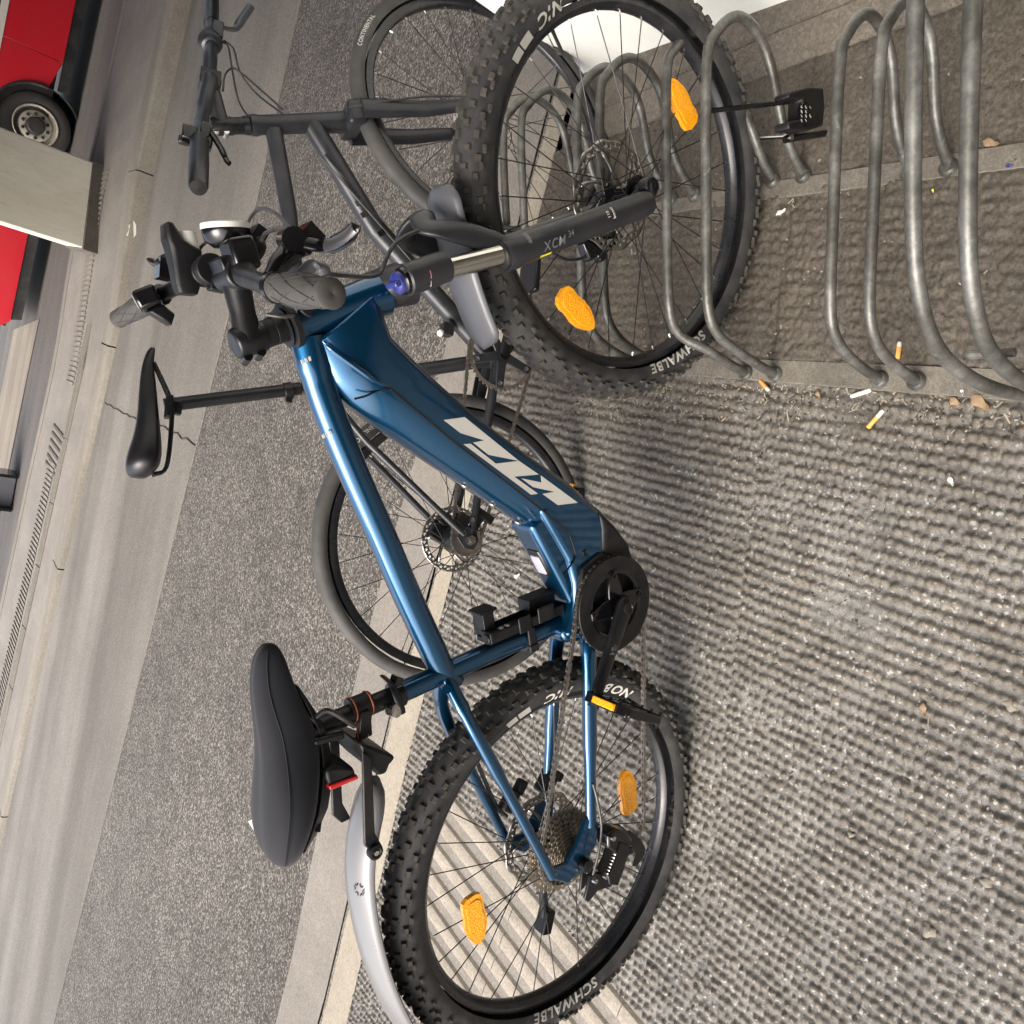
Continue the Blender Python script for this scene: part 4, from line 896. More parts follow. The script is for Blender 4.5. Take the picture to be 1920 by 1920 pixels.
# brace over the tyre
P = [V(LA.x, -.066, LA.z)+ldir*.012, E(900, 447, -.060), E(840, 432, -.050), E(800, 425, -.030), E(788, 405, 0)]
P = P+[V(p.x, -p.y, p.z) for p in reversed(P[:-1])]
mb = MB(); Pc = curve(P, 5); mb.tube(Pc, [.022 if (i < 4 or i > len(Pc)-5) else .020 for i in range(len(Pc))], 14, flat=(.42, (.55, 0, -.83))); obj('fork_brace', mb, M['fork'], fk, ang=60)
mb = blade([E(812, 350), E(824, 395), E(838, 450), E(852, 510), E(872, 570), E(893, 622), E(908, 655)], (.046, .040), .012, (-1, 0, .6)); obj('front_mudguard', mb, M['grey'], fk, solid=.003, ang=80)
# front brake on the far side
rotor(front, .098, .036, arms=6)
mb = MB()
for c, d in ((E(1105, 465, .06), (.040, .024, .040)), (E(1135, 455, .06), (.050, .026, .030)), (E(1125, 480, .06), (.025, .02, .02))): mb.box(c, d, Matrix.Rotation(.9, 3, 'Y'))
obj('brake_caliper', mb, M['gloss'], fk, bevel=.005)
mb = MB(); mb.tube(curve([E(1030, 470, .05), E(1060, 486, .055), E(1090, 485, .058), E(1100, 478, .06)], 6), .003, 7); obj('brake_hose', mb, M['cable'], fk)
# --- cockpit
su = -hd.normalized(); s0 = ha+su*.012
mb = MB(); mb.lathe([(0, .0245), (.003, .0275), (.004, .0195), (.006, .0195), (.006, .0190), (.019, .0190), (.0195, .0183), (.0205, .0183), (.021, .0190), (.034, .019)], s0, su, 24); obj('spacer', mb, M['plastic'], bike)
s1 = s0+su*.034
bc = E(440, 517, 0)
mb = MB(); mb.lathe([(0, .0200), (.003, .0212), (.040, .0212), (.043, .019), (.044, .015), (.043, .006), (.0435, 0)], s1, su, 24)
sc_ = s1+su*.022
mb.tube([sc_, sc_+(bc-sc_)*.4, bc-(bc-sc_).normalized()*.012], [.0205, .0165, .0185], 16, flat=(1.12, su)); stem = obj('stem', mb, M['black'], bike, ang=50)
mb = MB()
for t_ in (.012, .032): mb.tube([s1+su*t_+V(-.018, -.012, -.006), s1+su*t_+V(-.024, .012, -.010)], .0065, 10)
obj('stem_bolt', mb, M['gloss'], stem)
mb = MB(); mb.tube([bc-YA*.030, bc+YA*.030], .0215, 20); mb.box(bc+V(.012, 0, .008), (.026, .048, .036), Matrix.Rotation(-.5, 3, 'Y')); obj('bar_clamp', mb, M['black'], stem, bevel=.003)
gR0, gR1, gL0, gL1 = E(520, 540, -.262), E(622, 550, -.385), E(298, 555, .262), E(222, 598, .385)
bar = curve([gR1, gR0, E(480, 527, -.17), E(458, 520, -.09), bc-YA*.035, bc+YA*.035, E(400, 517, .09), E(360, 527, .17), gL0, gL1], 6)
mb = MB(); mb.tube(bar, [.0113 if abs(p.y) > .10 else .0155-.0042*max(0, (abs(p.y)-.05)/.05) if abs(p.y) > .05 else .0155 for p in bar], 14); obj('handlebar', mb, M['black'], bike)
for a, b, sg in ((gR0, gR1, 'r'), (gL0, gL1, 'l')):
    d = (b-a).normalized(); L = (b-a).length; rad = lambda t: .0148+.0030*math.sin(PI*min(1, max(0, t-.05)/.75))**1.5
    mb = MB(); mb.lathe([(0, .0155)]+[(L*t, rad(t)) for t in lerp(.03, .98, 16)]+[(L, .0150), (L+.002, .012), (L+.0022, .003), (L+.001, 0)], a, d, 22); gr = obj('grip', mb, M['grip'], bike)
    U = d.orthogonal().normalized(); Wv = d.cross(U); mb = MB()
    for dirn in (1, -1):
        for q in range(7):
            P = []
            for t in lerp(.10, .92, 14): th = 2*PI*q/7+dirn*2.1*t; P.append(a+d*(L*t)+(U*math.cos(th)+Wv*math.sin(th))*(rad(t)+.0001))
            mb.tube(P, .0006, 5)
    obj('grip_pattern', mb, M['cable'], gr)
    mb = MB(); mb.lathe([(-.010, .0140), (-.009, .0165), (.001, .0165)], a, d, 20); obj('grip_collar', mb, M['gloss'], bike)
# right brake lever
mb = MB(); pc = E(548, 470, -.215)
mb.tube(curve([E(505, 520, -.225), E(528, 490, -.22), pc, E(565, 448, -.215)], 4), [.008, .009, .011, .012, .012, .012, .013, .013, .013, .012, .011, .010, .009], 12)
mb.tube([E(540, 450, -.20), E(552, 448, -.235)], .0135, 14); mb.box(E(572, 450, -.22), (.03, .03, .022), Matrix.Rotation(.6, 3, 'Y')); lev = obj('brake_lever_body', mb, M['gloss'], bike, bevel=0)
P = curve([E(575, 455, -.235), E(600, 460, -.25), E(625, 458, -.275), E(648, 446, -.30), E(664, 430, -.315), E(668, 420, -.318)], 4)
mb = MB(); mb.tube(P, [.008]*8+[.0105]*8+[.009]*(len(P)-16), 10, flat=(.5, (1, .3, 0))); obj('brake_lever', mb, M['gloss'], lev)
mb = MB(); q = len(P); mb.tube(P[6:q-3], .0070, 8, flat=(.45, (1, .3, 0)))
o = obj('lever_blade', mb, M['alloy'], lev); o.location = (-.001, -.0035, .003)
mb = MB(); mb.tube(curve([E(560, 520, -.20), E(585, 498, -.20), E(605, 500, -.205), E(610, 515, -.205)], 5), .0075, 10, flat=(.6, (0, 0, 1))); obj('gear_shifter', mb, M['grey'], bike)
# left lever and display remote
P = curve([E(300, 500, .20), E(312, 488, .20), E(325, 500, .19), E(330, 520, .19)], 4); mb = MB(); mb.tube(P, .010, 10); mb.box(E(308, 505, .20), (.03, .03, .02)); lev = obj('brake_lever_body', mb, M['gloss'], bike, bevel=.003)
P = curve([E(305, 500, .22), E(292, 496, .25), E(286, 490, .28), E(284, 488, .30)], 4); mb = MB(); mb.tube(P, .008, 8, flat=(.5, (0, 0, 1))); obj('brake_lever', mb, M['gloss'], lev)
rc2 = E(278, 560, .235); Xr = Matrix.Rotation(-.35, 3, 'X') @ Matrix.Rotation(-.55, 3, 'Y')
mb = MB(); mb.box(rc2, (.030, .044, .034), Xr); rem = obj('remote_control', mb, M['gloss'], bike, bevel=.005)
mb = MB(); mb.box(rc2+Xr @ V(-.0005, 0, .0172), (.024, .030, .001), Xr); obj('remote_key', mb, M['plastic'], rem, bevel=.0004)
mb = MB(); q = [(-.010, -.013), (.004, -.015), (.011, -.010), (.011, .011), (-.010, .013)]; mb.tube([rc2+Xr @ V(x, y, .018) for x, y in q], .0005, 4, closed=True)
vs, fs, w_, h_ = text_mesh('WALK', .006, .0002); mb.add([rc2+Xr @ V(-.003+v.y, -v.x, .0181) for v in vs], fs); obj('lettering', mb, M['white'], rem)
mb = MB(); mb.slab([E(*p, .235) for p in ((276, 585), (300, 570), (325, 590), (318, 612), (300, 600))], .222, .25); obj('remote_bracket', mb, M['black'], bike, bevel=.003)
# torch on the bar, round front lamp, bell
ta, tb = E(349, 553, .105), E(345, 455, .105); td = (tb-ta).normalized(); L = (tb-ta).length; tu = (V(0, 0, 1)-td*td.z).normalized(); Rt = Matrix((td, tu.cross(td), tu)).transposed()
R_ = lambda x, y, z: ta+td*x+tu.cross(td)*y+tu*z
rings = [[R_(x, y*wy, z0+(z1-z0)*zz) for y, zz in ((-1, .15), (-.8, 0), (.8, 0), (1, .15), (1, .85), (.75, 1), (-.75, 1), (-1, .85))] for x, wy, z0, z1 in ((0, .013, -.013, .012), (.01, .015, -.016, .016), (L*.55, .017, -.018, .020), (L*.85, .019, -.020, .024), (L, .020, .004, .027), (L+.022, .019, .018, .027))]
mb = MB(); mb.loft(rings); tor = obj('torch', mb, M['plastic'], bike, bevel=.002)
mb = MB(); mb.tube([R_(L*.84, 0, -.004), R_(L+.014, 0, -.002)], [.017, .0155], 16); obj('torch_lens', mb, M['lens'], tor)
mb = MB(); mb.tube([R_(L*.35, 0, -.016), R_(L*.35, 0, -.034)], .012, 12); obj('torch_mount', mb, M['plastic'], tor)
la = E(424, 436, .0); mb = MB(); ldn = V(.93, -.05, .22).normalized()
mb.lathe([(-.020, .004), (-.019, .018), (-.010, .0285), (.002, .031), (.004, .031)], la, ldn, 28); fl = obj('front_lamp', mb, M['gloss'], bike)
mb = MB(); mb.lathe([(.004, .0318), (.011, .0312), (.013, .026), (.014, 0)], la, ldn, 28); obj('lamp_lens', mb, M['lens'], fl)
mb = MB(); mb.tube(curve([la-ldn*.012+V(0, -.004, -.022), E(472, 445, -.01), E(487, 462, -.02), E(470, 490, -.02)], 4), .009, 10); mb.box(E(480, 447, -.01), (.03, .026, .018), Matrix.Rotation(.4, 3, 'Y')); obj('lamp_bracket', mb, M['plastic'], fl, bevel=.002)
mb = MB(); mb.box(E(450, 478, -.03), (.042, .046, .034), Matrix.Rotation(-.4, 3, 'Y')); obj('bar_display', mb, M['gloss'], bike, bevel=.006, seg=3)
mb = MB(); bcn = E(395, 505, .045); mb.tube([bcn-YA*.008, bcn+YA*.008], .021, 18); mb.tube([bcn+YA*.02, bcn+YA*.026], .019, 18); mb.box(bcn+V(-.020, .0, -.010), (.016, .02, .022)); obj('bar_bracket', mb, M['plastic'], bike, bevel=.002)
# cables and hoses
def cab(pts, r=.0026, name='cable', m='cable'):
    mb = MB(); mb.tube(curve([E(*p) for p in pts], 6), r, 8); return obj(name, mb, M[m], bike)
cab(((545, 432, -.19), (535, 418, -.16), (510, 396, -.10), (485, 392, -.02), (468, 412, .05), (462, 440, .09), (470, 480, .09)), .0025, 'brake_hose')
cab(((555, 428, -.20), (530, 428, -.15), (500, 436, -.1), (490, 450, -.05)), .0025, 'brake_hose')
cab(((605, 512, -.20), (640, 516, -.17), (690, 519, -.14), (712, 512, -.12), (722, 490, -.11), (738, 460, -.10), (760, 443, -.09), (785, 432, -.075)), .0030, 'brake_hose')
cab(((360, 500, .10), (378, 462, .10), (405, 448, .07), (430, 450, .03)), .0022)
cab(((500, 590, -.02), (530, 594, -.03), (552, 592, -.03)), .0025)
cab(((498, 600, .02), (520, 580, .05), (545, 585, .03)), .0025)
mb = MB(); mb.slab([E(*p, -.03) for p in ((560, 583), (572, 566), (584, 578), (583, 598), (570, 592))], -.036, -.020); obj('cable_guide', mb, M['plastic'], bike, bevel=.002)
# ================================================================== the dark city bike behind
b2 = thing('city_bike', 'slim matt grey road bike with thin smooth tyres leaning behind the blue one', 'bicycle', frame(CF, CN, CU, CO))
M['grey_frame'] = dust('matt_graphite_paint', (.019, .0205, .025), .38, .25, amt=.16, tint=(.12, .115, .11), sc=18)
M['slick'] = dust('dusty_slick_tyre', (.032, .032, .032), .70, amt=.5, tint=(.12, .11, .095), sc=9)
R2, W2, ST2 = .348, 1.0334, .203
def thin_wheel(name, c, yaw, seed):
    wh = obj(name, rim_mesh(.292, .020, .024), M['rim'], b2, M=Matrix.Translation(c) @ Matrix.Rotation(yaw, 4, 'Z'))
    obj('tyre', tyre_mesh(R2, .0195, False, None), M['slick'], wh); obj('hub', hub_mesh(.028, .058, .018, .029), M['black'], wh)
    spoke_set(wh, 28, .028, .293, .027, .0010, seed); return wh
r2 = thin_wheel('rear_wheel', V(0, 0, R2), 0, .2); f2 = thin_wheel('front_wheel', V(W2, 0, R2), ST2, .5)
sw2 = sidewall(R2, .0195, False)
for wh, c, px, py, o in ((r2, V(0, 0, R2), 705, 822, 0), (f2, V(W2, 0, R2), 745, 20, .25)):
    p = E2(px, py, -.018)-c; a = math.atan2(p.z, p.x)+o
    obj('lettering', ring_text('CONTINENTAL', .013, .336, a, sw2, .0003, 0, 1.15, 1), M['logo'], wh)
    mb = MB()
    for q in range(4):
        vs = [V(r*math.cos(a+u), sw2(r)-.0005, r*math.sin(a+u)) for u in lerp(-.07, .05, 5) for r in (.3165+.004*q, .3178+.004*q)]; mb.add(vs, [(2*k, 2*k+1, 2*k+3, 2*k+2) for k in range(4)])
    obj('tyre_label', mb, M['grey'], wh)
def t2(name, P, r, n=14, m='grey_frame', k=5, flat=None, sm=True, par=None):
    mb = MB(); mb.tube(curve(P, k) if sm and len(P) > 2 else P, r, n, flat=flat); return obj(name, mb, M[m], par or b2)
h0, h1 = V(.845, 0, .894), V(.913, 0, .694); hd2 = (h1-h0).normalized()
mb = MB(); mb.lathe([(0, .019), (.0, .0215), (.010, .0225), (.02, .0200), (.1, .0205), (.19, .0225), (.208, .0235), (.211, .021)], h0, hd2, 24); obj('head_tube', mb, M['grey_frame'], b2)
t2('top_tube', [V(.848, 0, .846), V(.679, 0, .800), V(.30, 0, .728)], [.0185, .0175, .014], flat=(1.1, (0, 0, 1)), sm=False)
t2('down_tube', [V(.885, 0, .768), V(.688, 0, .606), V(.448, 0, .300)], [.022, .0225, .022], flat=(1.05, (0, 1, 0)), sm=False)
bb2 = V(.444, 0, .292)
t2('seat_tube', [bb2, V(.305, 0, .740)], .0165, sm=False); mb = MB(); mb.tube([bb2-YA*.036, bb2+YA*.036], .021, 18); obj('bottom_bracket', mb, M['grey_frame'], b2)
for s in (-1, 1):
    t2('seat_stay', [V(.305, s*.016, .700), V(.20, s*.040, .600), V(.012, s*.062, .362)], [.0085, .0085, .0075], 10, sm=False)
    t2('chain_stay', [V(.425, s*.028, .295), V(.24, s*.045, .318), V(.0, s*.062, .342)], [.0125, .0105, .009], 12, sm=False)
    mb = MB(); mb.slab([(.03, .335), (.03, .36), (.005, .38), (-.02, .36), (-.022, .335), (0, .325)], s*.063-.003, s*.063+.003); obj('dropout', mb, M['grey_frame'], b2, bevel=.001)
pd2 = (V(.228, 0, 1.01)-V(.305, 0, .740)).normalized()
t2('seat_post', [V(.303, 0, .745), V(.228, 0, 1.012)], .0138, m='black', sm=False)
mb = MB(); c = E2(540, 733); mb.lathe([(-.009, .0165), (-.009, .0185), (.009, .0185), (.009, .0165)], c, pd2, 20); mb.box(c+V(-.018, -.006, -.002), (.016, .012, .014)); obj('seat_clamp', mb, M['black'], b2, bevel=.001)
st2 = [(.075, .030, 1.062, 1.034), (.083, .050, 1.070, 1.024), (.10, .070, 1.076, 1.006), (.125, .070, 1.073, 1.003), (.155, .061, 1.065, 1.008), (.19, .045, 1.061, 1.014), (.23, .032, 1.061, 1.022), (.27, .025, 1.062, 1.028), (.31, .018, 1.060, 1.038), (.335, .013, 1.052, 1.036), (.342, .006, 1.046, 1.038)]
rings = [[V(x, yy*hw, zb+(zt-zb)*zz) for yy, zz in ((-.7, .10), (-.96, .16), (-1, .45), (-.9, .72), (-.62, .95), (-.3, 1), (0, .90), (.3, 1), (.62, .95), (.9, .72), (1, .45), (.96, .16), (.7, .10), (0, .05))] for x, hw, zt, zb in st2]
mb = MB(); mb.loft(rings); sd2 = obj('saddle', mb, M['black'], b2, ang=180, sub=1)
for s in (-1, 1): t2('saddle_rail', [V(.085, s*.030, 1.022), V(.105, s*.024, .998), V(.20, s*.022, .996), V(.24, s*.02, 1.002), V(.31, s*.010, 1.038)], .0038, 8, 'black')
mb = MB(); mb.box(V(.226, 0, 1.004), (.045, .052, .014)); mb.box(V(.226, 0, .990), (.028, .030, .022)); obj('saddle_clamp', mb, M['black'], b2, bevel=.003)
# fork
cr2 = h1+hd2*.018
mb = MB(); mb.loft([[cr2+V(0, y, 0)+q for q in (V(-.030, 0, .018), V(.022, 0, .030), V(.034, 0, -.012), V(-.016, 0, -.024))] for y in (-.052, -.03, .03, .052)]); fk2 = obj('fork_crown', mb, M['grey_frame'], b2, bevel=.010, seg=3)
ms = Matrix.Rotation(ST2, 3, 'Z')
for s in (-1, 1):
    e = V(W2, 0, R2)+ms @ V(-.002, s*.056, 0)
    t2('fork_blade', [cr2+ms @ V(.0, s*.050, -.005), cr2+(e-cr2)*.45+ms @ V(-.010, s*.026, 0), e], [.023, .019, .0125], 12, flat=(.6, (1, .2, .3)), sm=False)
rotor(r2, .080, .040, wave=False); rotor(f2, .080, .040, wave=False)
t2('brake_hose', [V(.92, -.05, .70), V(.985, -.066, .55), V(1.03, -.062, .42)], .003, 7, 'cable')
# stem, bar, grips, levers
su2 = -hd2; q0 = h0+su2*.004
mb = MB(); mb.lathe([(0, .0200), (.012, .0175), (.012, .0170), (.022, .0170), (.0222, .0162), (.0236, .0162), (.024, .0170), (.034, .017), (.0342, .0182), (.075, .0182), (.078, .0165), (.079, 0)], q0, su2, 22); st = obj('spacer', mb, M['black'], b2)
sc2 = q0+su2*.055; bc2 = E2(393, 158, .0)
t2('stem', [sc2, bc2], [.0165, .0175], 16, 'grey_frame', flat=(1.05, su2), sm=False)
mb = MB(); mb.tube([bc2-YA*.024, bc2+YA*.024], .0215, 18); mb.box(bc2+V(.016, 0, 0), (.014, .044, .040)); obj('bar_clamp', mb, M['black'], b2, bevel=.002)
for zz in (.045, .066):
    mb = MB(); mb.tube([q0+su2*zz+V(-.016, -.011, 0), q0+su2*zz+V(-.018, .011, 0)], .0055, 10); obj('stem_bolt', mb, M['steel'], b2)
e1, e2 = E2(372, 352, -.31), E2(397, -12, .31)
bp = curve([e1, E2(374, 262, -.18), E2(382, 205, -.07), bc2-YA*.02, bc2+YA*.02, E2(394, 105, .08), E2(396, 65, .17), e2], 6)
mb = MB(); mb.tube(bp, [.0155 if abs(p.y) < .08 else .0125 for p in bp], 14); obj('handlebar', mb, M['grey_frame'], b2)
for a, b in ((e1+(bp[6]-e1)*.95, e1), (E2(396, 45, .215), e2)):
    d = (b-a); mb = MB(); L = d.length; mb.lathe([(0, .0175), (.01, .0165), (L*.5, .0175), (L*.95, .0165), (L, .014), (L+.001, 0)], a, d, 18); obj('grip', mb, M['black'], b2)
mb = MB(); c = E2(378, 268, -.17); mb.tube([c-YA*.012, c+YA*.012], .019, 16); mb.box(c+V(.012, .008, .022), (.026, .034, .026)); mb.box(c+V(.022, .0, -.004), (.03, .026, .018)); mb.box(c+V(.0, .01, .03), (.014, .016, .02)); obj('gear_shifter', mb, M['gloss'], b2, bevel=.003)
t2('brake_lever', [c+V(.026, -.002, -.012), E2(415, 280, -.19), E2(424, 300, -.21), E2(430, 307, -.215)], [.006]*8+[.005]*8, 8, 'gloss')
mb = MB(); c = E2(394, 78, .14); d = (bp[-1]-bp[-7]).normalized(); mb.lathe([(-.030, .013), (-.026, .020), (-.012, .0225), (-.006, .0270), (.002, .0265), (.014, .0225), (.034, .019), (.036, .015)], c, d, 22); mb.box(c+V(.028, 0, -.014), (.035, .03, .022)); obj('gear_shifter', mb, M['grey_frame'], b2, bevel=.002)
t2('brake_lever', [c+V(.040, .0, -.018), E2(440, 55, .17), E2(452, 38, .19), E2(470, 12, .21)], [.008]*8+[.010]*8, 10, 'alloy', flat=(.6, (0, 0, 1)))
for P in ([(416, 78, .14), (428, 88, .12), (436, 135, .08), (448, 190, .04), (470, 222, .0), (500, 240, .0)], [(420, 76, .14), (438, 92, .12), (450, 135, .10), (480, 175, .07), (525, 210, .04), (545, 225, .02)], [(418, 170, .0), (422, 140, .05), (435, 128, .07), (450, 135, .07), (485, 165, .05), (530, 205, .02)], [(395, 262, -.1), (398, 240, -.06), (412, 232, -.03), (430, 240, -.0)]):
    t2('cable', [E2(*p) for p in P], .0022, 7, 'cable')
for u0, u1 in (((600, 292, -.026), (820, 545, -.020)), ((608, 290, -.02), (830, 545, -.014))): t2('cable', [E2(*u0), E2(*u1)], .0022, 6, 'cable', sm=False)
for px, py in ((673, 380), (683, 402), (715, 437)):
    c = E2(px, py, -.0225); mb = MB(); dd = (V(.688, 0, .606)-V(.885, 0, .768)).normalized(); mb.box(c, (.012, .003, .016), Matrix((dd, YA, dd.cross(YA))).transposed()); obj('frame_sticker', mb, M['gloss'], b2)
# drive
annul = MB(); cr_ = V(.444, -.046, .292)
obj('chainring', sprocket(.086, 44, 0, .003, .86), M['cog'], b2, M=Matrix.Translation(cr_), ang=25)
mb = MB()
for kk in range(5):
    a = .60+2*PI*kk/5; d = V(math.cos(a), 0, math.sin(a)); tv = V(-math.sin(a), 0, math.cos(a))
    mb.prism([(0, -.014), (.03, -.011), (.078, -.010), (.078, .010), (.03, .011), (0, .014)], cr_+YA*-.003, d, tv, YA, -.005, .003)
spd = obj('spider', mb, M['grey_frame'], b2, bevel=.002)
for kk in range(5):
    a = .60+2*PI*kk/5; mb = MB(); mb.lathe([(0, .006), (.002, .006), (.002, .003), (.0005, .0028), (.0005, 0)], cr_+V(.068*math.cos(a), -.008, .068*math.sin(a)), -YA, 12); obj('chainring_bolt', mb, M['steel'], spd)
mb = MB(); mb.lathe([(0, .014), (.006, .014), (.0065, .0105), (.003, .010), (.003, .005), (.006, .0045), (.006, 0)], cr_+YA*-.012, -YA, 20); obj('crank_bolt', mb, M['black'], spd)
for s in (-1, 1):
    v = E2(978, 508, -.07)-V(.444, -.07, .292); v = V(v.x, 0, v.z).normalized()*.170*(1 if s < 0 else -1)
    p0 = V(.444, s*.060, .292); p1 = p0+v+YA*s*.010
    t2('crank_arm', [p0, p0+v*.5+YA*s*.006, p1], [.0145, .012, .0135], 12, 'black', flat=(.65, (0, 0, 1) if abs(v.normalized().z) < .9 else (1, 0, 0)), sm=False)
    mb = MB(); c = p1+YA*s*.055; mb.box(c, (.075, .085, .014)); pe = obj('pedal', mb, M['black'], b2, bevel=.004); mb = MB(); mb.tube([p1, c], .006, 10); obj('pedal_axle', mb, M['steel'], pe)
mb = MB(); mb.lathe([(-.03, 0), (-.03, .0325), (.02, .036), (.03, .030), (.03, 0)], V(0, 0, R2), YA, 28); obj('hub_gear', mb, M['black'], b2)
mb = MB(); mb.lathe([(0, .012), (.012, .012), (.012, .006), (.022, .006), (.022, 0)], V(0, -.064, R2), -YA, 6); obj('axle_nut', mb, M['steel'], b2)
obj('sprocket', sprocket(.036, 18, 0, .003, .3), M['cog'], b2, M=Matrix.Translation((0, -.046, R2)), ang=25)
chp = MB(); chp.tube([cr_, cr_+YA*.006], .018, 12); ch2 = obj('chain', chp, M['cog'], b2)
chain_along(ch2, arc((.444, .292), .085, -math.radians(87), math.radians(93), 22, -.046)+arc((0, R2), .036, math.radians(93), math.radians(273), 10, -.046))
mb = MB()
for px, py, d in ((905, 965, (.02, .012, .06)), (890, 985, (.05, .012, .022)), (868, 975, (.03, .016, .03))): mb.box(E2(px, py, -.055), d, Matrix.Rotation(.5, 3, 'Y'))
obj('hub_bracket', mb, M['black'], b2, bevel=.003)
for px, py in ((885, 974), (868, 999)): mb = MB(); mb.lathe([(0, .006), (.006, .006), (.006, 0)], E2(px, py, -.062), -YA, 12); obj('bolt', mb, M['steel'], b2)
mb = MB()
for px, py, d in ((835, 975, (.03, .03, .04)), (822, 1000, (.04, .03, .05))): mb.box(E2(px, py, .05), d, Matrix.Rotation(.4, 3, 'Y'))
obj('brake_caliper', mb, M['black'], b2, bevel=.004)
mb = MB(); mb.box(E2(838, 618, -.02), (.03, .03, .026)); mb.mi = 1; mb.tube([E2(828, 622, -.03), E2(824, 626, -.036)], .008, 10); obj('frame_lamp', mb, [M['plastic'], M['lens']], b2, bevel=.003)
# ================================================================== bike rack
rk = thing('bike_rack', 'weathered galvanised wheel rack of paired tube hoops welded to two flat rails', 'bike rack')
def flat_rail(xa, xb, y0, y1):
    mb = MB(); rings = []
    for y in lerp(y0, y1, 14):
        a, b = xa+(y)*.078, xb+(y)*.066; z = H((a+b)/2, y)
        rings.append([V(a, y, z-.02), V(a, y, z+.010), V(b, y, z+.012), V(b, y, z-.02)])
    return obj('rail', mb.loft(rings), M['rail'], rk, bevel=.0015)
flat_rail(.992, 1.036, -1.25, .95); flat_rail(1.368, 1.404, -1.25, .75)
PR = [(1.005, .105), (1.008, .17), (1.016, .25), (1.034, .312), (1.08, .356), (1.223, .403), (1.463, .474), (1.528, .465), (1.582, .42), (1.588, .36), (1.555, .30), (1.469, .243), (1.428, .19), (1.405, .135)]
PH = [(1.000, .105), (.975, .18), (.955, .30), (.945, .42), (.955, .53), (1.00, .60), (1.07, .645), (1.22, .705), (1.40, .765), (1.475, .76), (1.53, .70), (1.53, .62), (1.49, .52), (1.43, .35), (1.40, .135)]
PM = [(1+(x-1)*.93, .105+(z-.105)*.85) for x, z in PR]
def hoop(P, y0, dy=0, r=.0094):
    Q = [V(x+.0+(y0)*.06, y0+dy*(1 if 2 < i < len(P)-3 else 0), z+(H(1.2, y0)-H(1.2, -.1))) for i, (x, z) in enumerate(P)]
    mb = MB(); mb.tube(curve(Q, 5), r, 14); obj('hoop', mb, M['galv'], rk)
    for q in (Q[0], Q[-1]):
        mb = MB(); mb.lathe([(-.012, .017), (.004, .0165), (.009, .012)], V(q.x, q.y, q.z-.0+.008), V(0, 0, 1), 12); obj('weld', mb, M['galv'], rk)
for P, y0, dy in ((PR, .50, 0), (PR, .43, 0), (PR, .235, 0), (PR, .165, 0), (PR, -.045, .03), (PR, -.115, .008), (PM, -.333, 0), (PM, -.400, 0), (PH, -.610, 0), (PH, -.668, 0), (PR, -.90, 0), (PR, -.97, 0)): hoop(P, y0, dy)
mb = MB(); mb.tube([V(.93, -.61, .45), V(.93, -.67, .455)], .006, 8); obj('cross_bar', mb, M['galv'], rk)
# ================================================================== lock on the front tyre
lk = thing('combination_lock', 'black folding combination lock hung on the rack hoop beside the front tyre', 'lock')
lc0 = hit(1497, 207, V(0, -.16, 0), V(0, 1, 0)); X_ = V(-.16, -.25, -.95).normalized()
def at(px, py, y=-.16): return hit(px, py, V(0, y, 0), V(0, 1, 0))
ca, cb, cc2, cd = at(1463, 180), at(1528, 168), at(1530, 240), at(1463, 250)
def body(P, y0, y1, name, m, par, bev): mb = MB(); mb.prism([(p.x, p.z) for p in P], V(0, 0, 0), V(1, 0, 0), V(0, 0, 1), V(0, 1, 0), y0, y1); return obj(name, mb, m, par, bevel=bev, seg=3)
lb = body([at(1464, 177), at(1500, 168), at(1528, 170), at(1531, 205), at(1528, 240), at(1500, 249), at(1464, 247), at(1463, 232), at(1488, 228), at(1490, 190), at(1463, 188)], -.178, -.145, 'lock_body', M['plastic'], lk, .004)
vs, fs, w_, h_ = text_mesh('0', .009)
for i in range(4):
    c = at(1510, 201+i*8.2, -.1785); mb = MB(); mb.tube([V(c.x-.0085, c.y+.006, c.z), V(c.x+.0085, c.y+.006, c.z)], .0085, 10); dl_ = obj('number_dial', mb, M['gloss'], lb)
    mb = MB()
    for j, ch in enumerate(('731', '80', '102', '41')[i]):
        q = at(1503+j*8, 201+i*8.2, -.1815); v_, f_, a_, b_ = text_mesh(ch, .008, .0004); mb.add([V(q.x+v.y*.25+v.x*-.0, q.y, q.z)+V(v.y*1.0, 0, 0)*0+V(-v.x, 0, v.y) for v in v_], f_)
    obj('digits', mb, M['white'], dl_)
def bar_(pts, y, nm, w_=.010):
    mb = MB(); mb.tube([at(px, py, yy) for px, py, yy in pts], w_/2, 8, flat=(.5, (0, 0, 1))); obj(nm, mb, M['gloss'], lk, ang=30)
bar_(((1330, 208, -.10), (1420, 198, -.14), (1490, 189, -.16)), 0, 'lock_link'); bar_(((1425, 259, -.10), (1480, 256, -.15)), 0, 'lock_link'); bar_(((1470, 262, -.15), (1560, 248, -.15), (1628, 240, -.15)), 0, 'lock_link', .013)
mb = MB(); q = at(1480, 258, -.15); mb.lathe([(-.006, .006), (.006, .006)], q, YA, 12); obj('rivet', mb, M['steel'], lk)
